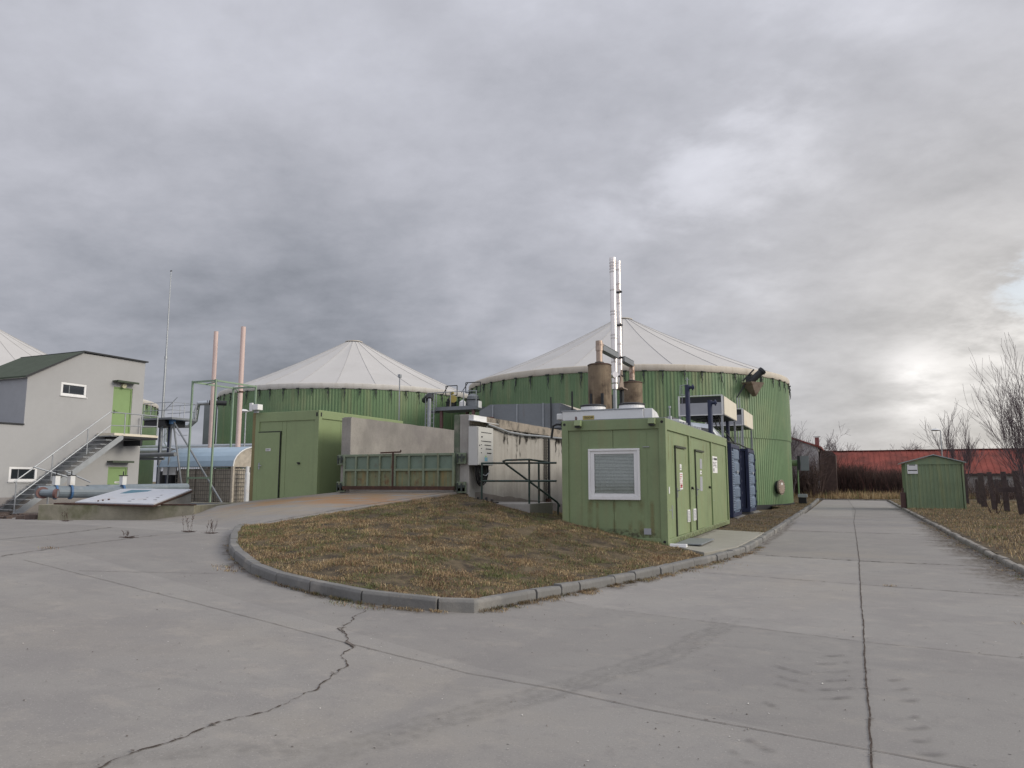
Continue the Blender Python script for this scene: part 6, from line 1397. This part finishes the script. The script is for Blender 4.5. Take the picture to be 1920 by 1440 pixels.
for x, y in ((-29.35, 27), (-27.82, 27), (-29.35, 29.7), (-27.82, 29.7)):
    g = MB(); g.box(x - .038, x + .038, y - .038, y + .038, .4, 6.5); mesh_obj('post', g, M['lightgreen'], fr)
g = MB()
for y in (27, 29.7): g.box(-29.3, -27.87, y - .04, y + .04, 6.40, 6.48)
for x in (-29.35, -27.82): g.box(x - .04, x + .04, 27.05, 29.65, 6.40, 6.48)
g.box(-29.3, -27.87, 26.97, 27.03, 1.70, 1.78); g.tube((-29.35, 27.9, 6.44), (-27.82, 27.2, 6.44), .03, n=5); g.tube((-29.3, 29.7, 6.44), (-30.2, 31, 6.42), .03, n=5); mesh_obj('rail', g, M['lightgreen'], fr)
sh = thing('tank_shelter', (-29.4, 29, .4), 'arched pale blue canopy over caged white cisterns', 'shelter')
xa, xb, ya, yb = -31.25, -27.45, 28.0, 31.0
g = MB(); cs = []
for i in range(13):
    t = i / 12; a = math.pi * t; cs.append(((ya + yb) / 2 - math.cos(a) * 1.55, 2.30 + math.sin(a) * 1.0))
vs = [(-32.35, y, z) for y, z in cs] + [(xb + .02, y, z) for y, z in cs]; vs[0] = (-32.6, cs[0][0], cs[0][1])
g.add(vs, [(i, i + 1, 13 + i + 1, 13 + i) for i in range(12)]); g.add([(x, y, z + .03) for x, y, z in vs], [(i, 13 + i, 13 + i + 1, i + 1) for i in range(12)]); mesh_obj('canopy', g, M['lightblue'], sh, fix=False, smooth=False)
g = MB(); g.add([(xb, y, z - .02) for y, z in cs], [tuple(range(13))]); mesh_obj('gable', g, M['ibc'], sh, fix=False)
g = MB()
for i in range(12): g.tube((xb + .05, *cs[i]), (xb + .05, *cs[i + 1]), .035, n=5)
g.box(xb + .005, xb + .03, 29.4, 30.8, 2.4, 3.1); mesh_obj('gable_trim', g, M['whitepaint'], sh)
g = MB(); g.box(-32.3, -31.4, 28.1, 28.2, 1.9, 2.3); 
for i in range(9): x = -32.35 + i * .12; g.add([(x, 28.02, 2.3), (x + .11, 28.02, 2.3), (x + .055, 28.02, 2.05)], [(0, 1, 2)])
mesh_obj('valance', g, M['whitepaint'], sh, fix=False)
g = MB(); g.box(-33.2, -31.3, 28.6, 28.7, .4, 2.1); mesh_obj('back_screen', g, M['dark'], sh)
nx = 3; cw = (xb - xa) / nx
for i in range(nx):
    for k in range(1):
        g = MB(); g.box(xa + i * cw + .04, xa + (i + 1) * cw - .04, ya + .06, ya + 1.2, .55, 2.2); mesh_obj('cistern', g, M['ibc'], sh, bevel=.05)
g = MB(); g.box(xb - 1.2, xb - .06, ya + 1.3, yb - .1, .55, 2.2); mesh_obj('cistern', g, M['ibc'], sh, bevel=.05)
g = MB()
z = .5
while z < 2.3: g.box(xa, xb, ya, ya + .012, z, z + .028); g.box(xb - .012, xb, ya, yb, z, z + .028); z += .20
x = xa
while x < xb: g.box(x, x + .018, ya - .012, ya, .5, 2.28); x += .145
y = ya
while y < yb: g.box(xb, xb + .012, y, y + .018, .5, 2.28); y += .145
mesh_obj('cage', g, M['wire'], sh)
g = MB(); g.box(xb - .06, xb + .06, ya - .06, ya + .06, .4, 2.3); g.box(xa - .02, xb, ya - .02, ya + .03, 2.27, 2.33); mesh_obj('corner_post', g, M['ibc'], sh)
g = MB(); g.box(xa, xb, ya - .03, ya + .1, .42, .5); mesh_obj('pallet', g, M['rust'], sh)
g = MB(); g.tube((-26.9, 28.4, .6), (-26.9, 28.4, 2.0), .12, n=10); g.tube((-26.9, 28.4, 2.0), (-26.9, 28.4, 2.3), .09, n=10); tag(mesh_obj('white_pipe', g, M['whitepaint']), 'white upright pipe between the caged cisterns and the olive container', 'pipe')
def lamp(x, y, z0, z1, arm, label, s=1):
    l_ = thing('street_lamp', (x, y, z0), label, 'lamp', 'street lamps')
    g = MB(); g.tube((x, y, z0), (x, y, z1), .06 * s, .035 * s, 8); g.tube((x, y, z1), (x + arm * .4, y, z1 + .06), .03 * s, n=6); mesh_obj('pole', g, M['galv'], l_)
    g = MB(); cx = x + arm * .6; n = 12
    g.lathe([(.001, .14 * s), (.2 * s, .11 * s), (.36 * s, .0), (.26 * s, -.06 * s), (.001, -.08 * s)], (cx, y, z1 + .05), 16); h_ = mesh_obj('head', g, M['whitepaint'], l_)
    return l_
lamp(-34.45, 36, .3, 5.9, -.35, 'white mushroom shaped lamp on a thin pole before the middle tank')
lamp(7.6, 75, 0, 5.95, -.6, 'street lamp rising behind the small green shed and red roof', 1.1)

# ------------------------------------------------------------------ small green shed
sx0, sx1, sy0, sy1, sz0, sz1, szp = 2.92, 5.66, 46.6, 50.0, .06, 2.58, 2.98
sd_ = thing('green_shed', ((sx0 + sx1) / 2, (sy0 + sy1) / 2, sz0), 'small corrugated dark green shed beside the road', 'shed')
def ribbed(p0, p1, n, z0, z1f, d, nrm):
    vs = []; 
    for i in range(n):
        for t, k in ((0, 0), (.3, 0), (.42, -1), (.88, -1)): s = (i + t) / n; vs.append((p0[0] + (p1[0] - p0[0]) * s + nrm[0] * k * d, p0[1] + (p1[1] - p0[1]) * s + nrm[1] * k * d, s))
    vs.append((p1[0], p1[1], 1)); m_ = len(vs); g = MB()
    g.add([(x, y, z0) for x, y, s in vs] + [(x, y, z1f(s)) for x, y, s in vs], [(i, i + 1, m_ + i + 1, m_ + i) for i in range(m_ - 1)]); return g
gf = lambda s: sz1 + (szp - sz1) * (1 - abs(s - .5) * 2) - .02
g = ribbed((sx0 + .6, sy0), (sx1 - .1, sy0), 11, sz0, lambda s: 2.50, .03, (0, -1)); g.add(*(lambda q: (q.v, q.f))(ribbed((sx0 + .02, sy0), (sx0 + .6, sy0), 3, sz0, lambda s: 2.1, .03, (0, -1))))
g.add(*(lambda q: (q.v, q.f))(ribbed((sx1, sy0 + .05), (sx1, sy1), 14, sz0, lambda s: sz1, .03, (1, 0))))
g.add([(sx0, sy1, sz0), (sx1, sy1, sz0), (sx1, sy1, sz1), ((sx0 + sx1) / 2, sy1, szp - .03), (sx0, sy1, sz1)], [(0, 1, 2, 3, 4)])
mesh_obj('wall', g, M['shed'], sd_, fix=False)
g = ribbed((sx0, sy1), (sx0, sy0 + .05), 14, sz0, lambda s: sz1, .03, (-1, 0)); mesh_obj('side_wall', g, M['shed'], sd_, fix=False)
g = MB(); g.add([(sx0, sy0 + .01, 2.1), (sx0 + .6, sy0 + .01, 2.1), (sx0 + .6, sy0 + .01, 2.5), (sx1, sy0 + .01, 2.5), (sx1, sy0 + .01, sz1), ((sx0 + sx1) / 2, sy0 + .01, szp - .03), (sx0, sy0 + .01, sz1)], [(0, 1, 2, 3, 4, 5, 6)]); g.box(sx0 + .58, sx1, sy0 - .03, sy0 + .004, 2.48, 2.52); g.box(sx0 - .02, sx0 + .05, sy0 - .03, sy0 + .03, sz0, sz1); g.box(sx1 - .07, sx1 + .02, sy0 - .03, sy0 + .03, sz0, sz1 - .02); mesh_obj('trim', g, M['shed'], sd_)
g = MB(); xm_ = (sx0 + sx1) / 2
for s in (-1, 1):
    xe = sx0 - .18 if s < 0 else sx1 + .15; ze_ = sz1 - .03
    g.add([(xe, sy0 - .12, ze_), (xm_, sy0 - .12, szp), (xm_, sy1 + .1, szp), (xe, sy1 + .1, ze_), (xe, sy0 - .12, ze_ + .05), (xm_, sy0 - .12, szp + .05), (xm_, sy1 + .1, szp + .05), (xe, sy1 + .1, ze_ + .05)], [(0, 1, 2, 3), (7, 6, 5, 4), (0, 4, 5, 1), (0, 3, 7, 4), (2, 6, 7, 3)])
mesh_obj('roof', g, M['shedroof'], sd_, fix=True)
g = MB(); g.box(sx0 + .08, sx0 + .58, sy0 - .045, sy0 - .03, 1.98, 2.48); v_ = mesh_obj('vent_panel', g, M['white'], sd_)
g = MB(); g.box(sx0 + .11, sx0 + .55, sy0 - .052, sy0 - .046, 2.14, 2.19); g.box(sx0 + .18, sx0 + .48, sy0 - .052, sy0 - .046, 2.43, 2.47); mesh_obj('vent_slot', g, M['black'], v_)
g = MB(); g.box(sx0 - .28, sx0 - .02, sy0 + .9, sy0 + 1.3, .1, .95); g.tube((sx0 - .15, sy0 + 1.1, .95), (sx0 - .15, sy0 + 1.1, 1.2), .06, n=8); tag(mesh_obj('red_canister', g, M['redflange'], bevel=.02), 'dark red canister standing against the left side of the green shed', 'canister')

# ------------------------------------------------------------------ barn, white gable house
bn = thing('red_roof_barn', (20, 90, 0), 'long barn with a red roof behind the shed and trees', 'barn')
yB = 84; zr, zev = 4.72, 2.28
g = MB()
def barn_roof(x0, x1):
    n = 90
    for i in range(n):
        a, b = x0 + (x1 - x0) * i / n, x0 + (x1 - x0) * (i + 1) / n; m_ = (a + b) / 2
        for p, q, dz in ((a, a + (b - a) * .15, .04), (a + (b - a) * .15, b, 0)):
            g.add([(p, yB - .3, zev + dz), (q, yB - .3, zev + dz), (q, yB + 3.4, zr + dz), (p, yB + 3.4, zr + dz)], [(0, 1, 2, 3)])
    g.add([(x0, yB + 7.2, zev), (x1, yB + 7.2, zev), (x1, yB + 3.4, zr), (x0, yB + 3.4, zr)], [(0, 1, 2, 3)])
    g.box(x0, x1, yB + 3.2, yB + 3.6, zr, zr + .05)
barn_roof(-2.0, 44); mesh_obj('roof', g, M['redroof'], bn, fix=False)
g = MB(); g.box(-1.9, 43.9, yB, yB + .3, -.1, zev); g.box(-1.9, 43.9, yB + 6.5, yB + 6.8, -.1, zev); g.box(-1.9, -1.6, yB + .3, yB + 6.5, -.1, zev); mesh_obj('wall', g, M['barnwall'], bn)
g = MB(); g.box(-1.9, 43.9, yB - .35, yB - .31, zev - .18, zev + .0); mesh_obj('fascia', g, M['wood'], bn)
for i in range(11):
    x = 1.5 + i * 3.6; g = MB(); g.box(x, x + 1.5, yB - .03, yB - .005, .9, 1.7); mesh_obj('window', g, M['glass'], bn)
wh = thing('white_house', (-5, 75, 0), 'old whitewashed gable house with a red verge behind the big tank', 'house')
g = MB(); yW = 72.0; g.add([(-9, yW, 0), (-2.3, yW, 0), (-2.3, yW, 4.55), (-6.2, yW, 5.95), (-9, yW, 4.8)], [(0, 1, 2, 3, 4)]); g.add([(-2.3, yW, 0), (-2.3, yW + 8, 0), (-2.3, yW + 8, 4.55), (-2.3, yW, 4.55)], [(0, 1, 2, 3)]); g.add([(-9, yW, 0), (-9, yW + 8, 0), (-9, yW + 8, 4.8), (-9, yW, 4.8)], [(0, 1, 2, 3)]); mesh_obj('wall', g, mat('old_whitewash', (.42, .40, .40), .95, var=.15, c2=(.22, .19, .17), c2s=1.0, c2t=(.48, .65)), wh, fix=False)
g = MB(); g.add([(-2.0, yW - .15, 4.45), (-6.2, yW - .15, 6.0), (-6.2, yW + 8, 6.0), (-2.0, yW + 8, 4.45), (-2.0, yW - .15, 4.6), (-6.2, yW - .15, 6.15), (-6.2, yW + 8, 6.15), (-2.0, yW + 8, 4.6)], [(0, 1, 2, 3), (7, 6, 5, 4), (0, 4, 5, 1), (0, 3, 7, 4)]); g.add([(-6.2, yW - .15, 6.15), (-9.3, yW - .15, 4.8), (-9.3, yW + 8, 4.8), (-6.2, yW + 8, 6.15)], [(0, 1, 2, 3)]); mesh_obj('roof', g, M['redroof'], wh)
g = MB(); g.box(-2.55, -2.2, yW + .5, yW + .85, 4.4, 5.45); c_ = mesh_obj('chimney', g, mat('chimney_red', (.25, .10, .10), .8), wh); g = MB(); g.box(-2.68, -2.07, yW + .38, yW + .98, 5.5, 5.54); mesh_obj('cap', g, M['galv'], c_)
g = MB(); g.extr([(-2.2, 4.3), (-1.2, 4.2), (-.9, 3.9), (-.9, 0), (-2.28, 0)], 'y', yW + .3, yW + 6) ; mesh_obj('lean_to', g, M['barkdark'], wh)
g = MB(); g.box(-4.4, -3.5, yW - .05, yW - .01, 0, 2.1); mesh_obj('doorway', g, M['wood'], wh)

# ------------------------------------------------------------------ bare trees
def bare_tree(name, x, y, z, h, spread, label, seed, stems=1, depth=5, r0=.09, lean=(0, 0), up=.5, kids=(2, 4), mat_=None, group='bare trees', tw=.004, first=.25):
    rn = random.Random(seed); root = thing(name, (x, y, z), label, 'tree' if h > 2.5 else 'bush', group)
    T = MB(); Cn = MB()
    def grow(p, d, L, r, lv):
        seg = 4 if lv < 2 else 3; pts = [p]; rad = [r]; q = p.copy(); dd = d.copy()
        for i in range(seg):
            dd = (dd + Vector((rn.gauss(0, .12), rn.gauss(0, .12), rn.gauss(0, .06) + up * .10))).normalized(); q = q + dd * (L / seg); pts.append(q.copy()); rad.append(max(tw, r * (1 - .72 * (i + 1) / seg)))
        (T if lv == 0 else Cn).path(pts, rad, 6 if lv < 2 else (4 if lv < 3 else 3))
        if lv >= depth: return
        n = rn.randint(*kids) + (2 if lv == 0 else 0)
        for k in range(n):
            t = rn.uniform(first if lv == 0 else .2, 1.0); i = min(seg - 1, int(t * seg)); f_ = t * seg - i; bp = pts[i].lerp(pts[i + 1], f_); br = rad[i] + (rad[i + 1] - rad[i]) * f_
            ax = dd.cross(Vector((rn.gauss(0, 1), rn.gauss(0, 1), rn.gauss(0, .3)))).normalized(); ang = R(rn.uniform(18, 45)) * spread
            nd = (Matrix.Rotation(ang, 3, ax) @ d).normalized(); nd = (nd + Vector((0, 0, up * .25))).normalized()
            grow(bp, nd, L * rn.uniform(.5, .78), max(tw, br * rn.uniform(.5, .72)), lv + 1)
    for s in range(stems):
        a = 6.283 * s / stems + rn.random(); tl = rn.uniform(.1, .38) * spread if stems > 1 else .04
        d = Vector((math.cos(a) * tl + lean[0], math.sin(a) * tl + lean[1], 1)).normalized()
        grow(Vector((x + math.cos(a) * .12 * (stems > 1), y + math.sin(a) * .12 * (stems > 1), z)), d, h * rn.uniform(.42, .58), r0 * rn.uniform(.7, 1.1), 0)
    m_ = mat_ or M['bark']
    mesh_obj('trunk', T, m_, root, fix=False); mesh_obj('crown', Cn, m_, root, fix=False); return root
bare_tree('bare_tree', 6.1, 32.0, .05, 6.5, .72, 'big bare shrubby tree with many stems at the right edge', 11, stems=8, depth=3, r0=.036, lean=(-.05, 0), kids=(4, 5), tw=.0042, first=.2, up=.8)
bare_tree('bare_tree', 8.6, 36.5, .05, 7.0, .75, 'taller bare tree behind the shrubby one at the right edge', 5, stems=4, depth=3, r0=.05, kids=(4, 5), tw=.0048, up=.7)
bare_tree('bare_tree', 9.6, 79, 0, 8.2, .65, 'bare upright tree behind the barn roof right of the street lamp', 3, stems=4, depth=3, r0=.07, kids=(4, 5), tw=.009, up=.8)
bare_tree('bare_tree', 6.4, 96, 0, 6.4, 1.2, 'round bare crown showing above the barn roof left of the lamp', 8, stems=5, depth=4, r0=.08, kids=(3, 5), tw=.011, up=.3)
bare_tree('bare_tree', -1.6, 94, 0, 7.0, 1.1, 'bare crown above the barn roof right of the white house', 14, stems=3, depth=4, r0=.08, kids=(3, 4), tw=.011, up=.3)
bare_tree('bare_tree', -4.6, 68, 0, 6.6, 1.0, 'bare twiggy tree before the white house wall', 21, stems=5, depth=4, r0=.05, kids=(2, 4), tw=.008)
bare_tree('bare_tree', -2.9, 70, 0, 4.0, 1.0, 'low bare tree at the corner of the white house', 22, stems=6, depth=3, r0=.05, kids=(3, 4), tw=.009, mat_=M['barkdark'])
for i, (x, y, h, sd0) in enumerate(((6.1, 41, 2.2, 41), (7.4, 38.5, 2.6, 42), (8.1, 43, 2.4, 43))):
    bare_tree('bare_bush', x, y, .05, h, 1.2, ['low bare bush between the fence posts', 'bare bush among the last fence posts at the right edge', 'bare bush behind the fence posts'][i], sd0, stems=6, depth=2, r0=.018, kids=(3, 4), tw=.005, group='bare bushes', mat_=M['barkdark'])
# dark thicket: countless thin twigs
def thicket(name, label, pts_fn, n, hfn, w, material):
    P = np.array([pts_fn() for _ in range(n)]); g = MB(); vs = []; fs = []
    for i, (x, y) in enumerate(P):
        H_ = hfn(x, y) * random.uniform(.45, 1.12); px, py, pz = x, y, 0; k = 3; b = len(vs); dx, dy = random.gauss(0, .16), random.gauss(0, .16); a = random.random() * 6.28; wx, wy = math.cos(a) * w, math.sin(a) * w
        for j in range(k + 1):
            ww = 1 - .75 * j / k; vs += [(px - wx * ww, py - wy * ww, pz), (px + wx * ww, py + wy * ww, pz)]
            px += dx * H_ / k * 1.6 + random.gauss(0, .05); py += dy * H_ / k; pz += H_ / k
            if j: q = b + 2 * j; fs.append((q - 2, q - 1, q + 1, q))
    g.add(vs, fs); return tag(mesh_obj(name, g, material, fix=False), label, 'thicket', kind='stuff')
def th_h(x, y): 
    t = (x + 2.7) / 7.2; return (3.0 - .9 * max(0, min(1, t)) ** 1.5 + .25 * math.sin(x * 1.9) + (.5 if x < -2 else 0)) 
thicket('thicket', 'dark brown thicket of bare shoots at the end of the road', lambda: (random.uniform(-3.1, 5.2), random.uniform(75, 79)), 13000, th_h, .022, M['barkdark'])
thicket('thicket', 'sparse taller reddish shoots rising above the dark thicket', lambda: (random.uniform(-3.0, 6.5), random.uniform(74.6, 79)), 1500, lambda x, y: th_h(x, y) + .8, .012, M['bark2'])
thicket('thicket', 'reddish bare shoots growing up the white house wall', lambda: (random.uniform(-5.5, -2.2), random.uniform(70.4, 71.9)), 700, lambda x, y: 3.6, .018, M['barkdark'])
thicket('thicket', 'bare shoots in front of the barn wall behind the fence posts', lambda: (random.uniform(5, 20), random.uniform(70, 82)), 2500, lambda x, y: 1.7, .016, M['barkdark'])

# ------------------------------------------------------------------ fence posts
FP = [(6.97, 56.9, .26, .0), (7.85, 58.5, .18, .02), (7.70, 56.2, .30, -.01), (7.0, 50.2, .30, .03), (6.85, 45.8, .24, .05), (8.84, 57.7, .2, .0), (7.02, 43.6, .24, .02), (6.95, 39.6, .26, .06), (7.6, 37.6, .24, .05)]
for i, (x, y, w, ln) in enumerate(FP):
    h = 2.05 if i not in (1, 5) else 1.7
    g = MB(); a = w / 2; b = .07
    n = 5; V = []; F = []
    for k in range(n + 1):
        t = k / n; cx = x - ln * h * 1.4 * t + .02 * noise.noise(Vector((x, y, k))); s = 1 - .12 * t
        V += [(cx - a * s, y - b, .0 + h * t), (cx + a * s, y - b, h * t), (cx + a * s, y + b, h * t), (cx - a * s, y + b, h * t)]
        if k:
            o0 = 4 * (k - 1); F += [(o0 + j, o0 + (j + 1) % 4, o0 + 4 + (j + 1) % 4, o0 + 4 + j) for j in range(4)]
    F += [(0, 3, 2, 1), (4 * n, 4 * n + 1, 4 * n + 2, 4 * n + 3)]; g.add(V, F)
    if i == 7: g.box(x - .85, x + .05, y - .04, y + .04, 1.10, 1.32)
    labs = ['dark timber post right behind the shed corner', 'thin dark post, second from the shed', 'broad dark post, third from the shed', 'leaning dark post in the middle of the row', 'dark post left of the one with a cross board', 'thin short dark post deep in the row', 'dark leaning post with bushes at its foot', 'dark post with a stub of cross board', 'last dark post before the right edge tree']
    tag(mesh_obj('fence_post', g, M['wood'], bevel=.01), labs[i], 'post', 'dark timber fence posts')
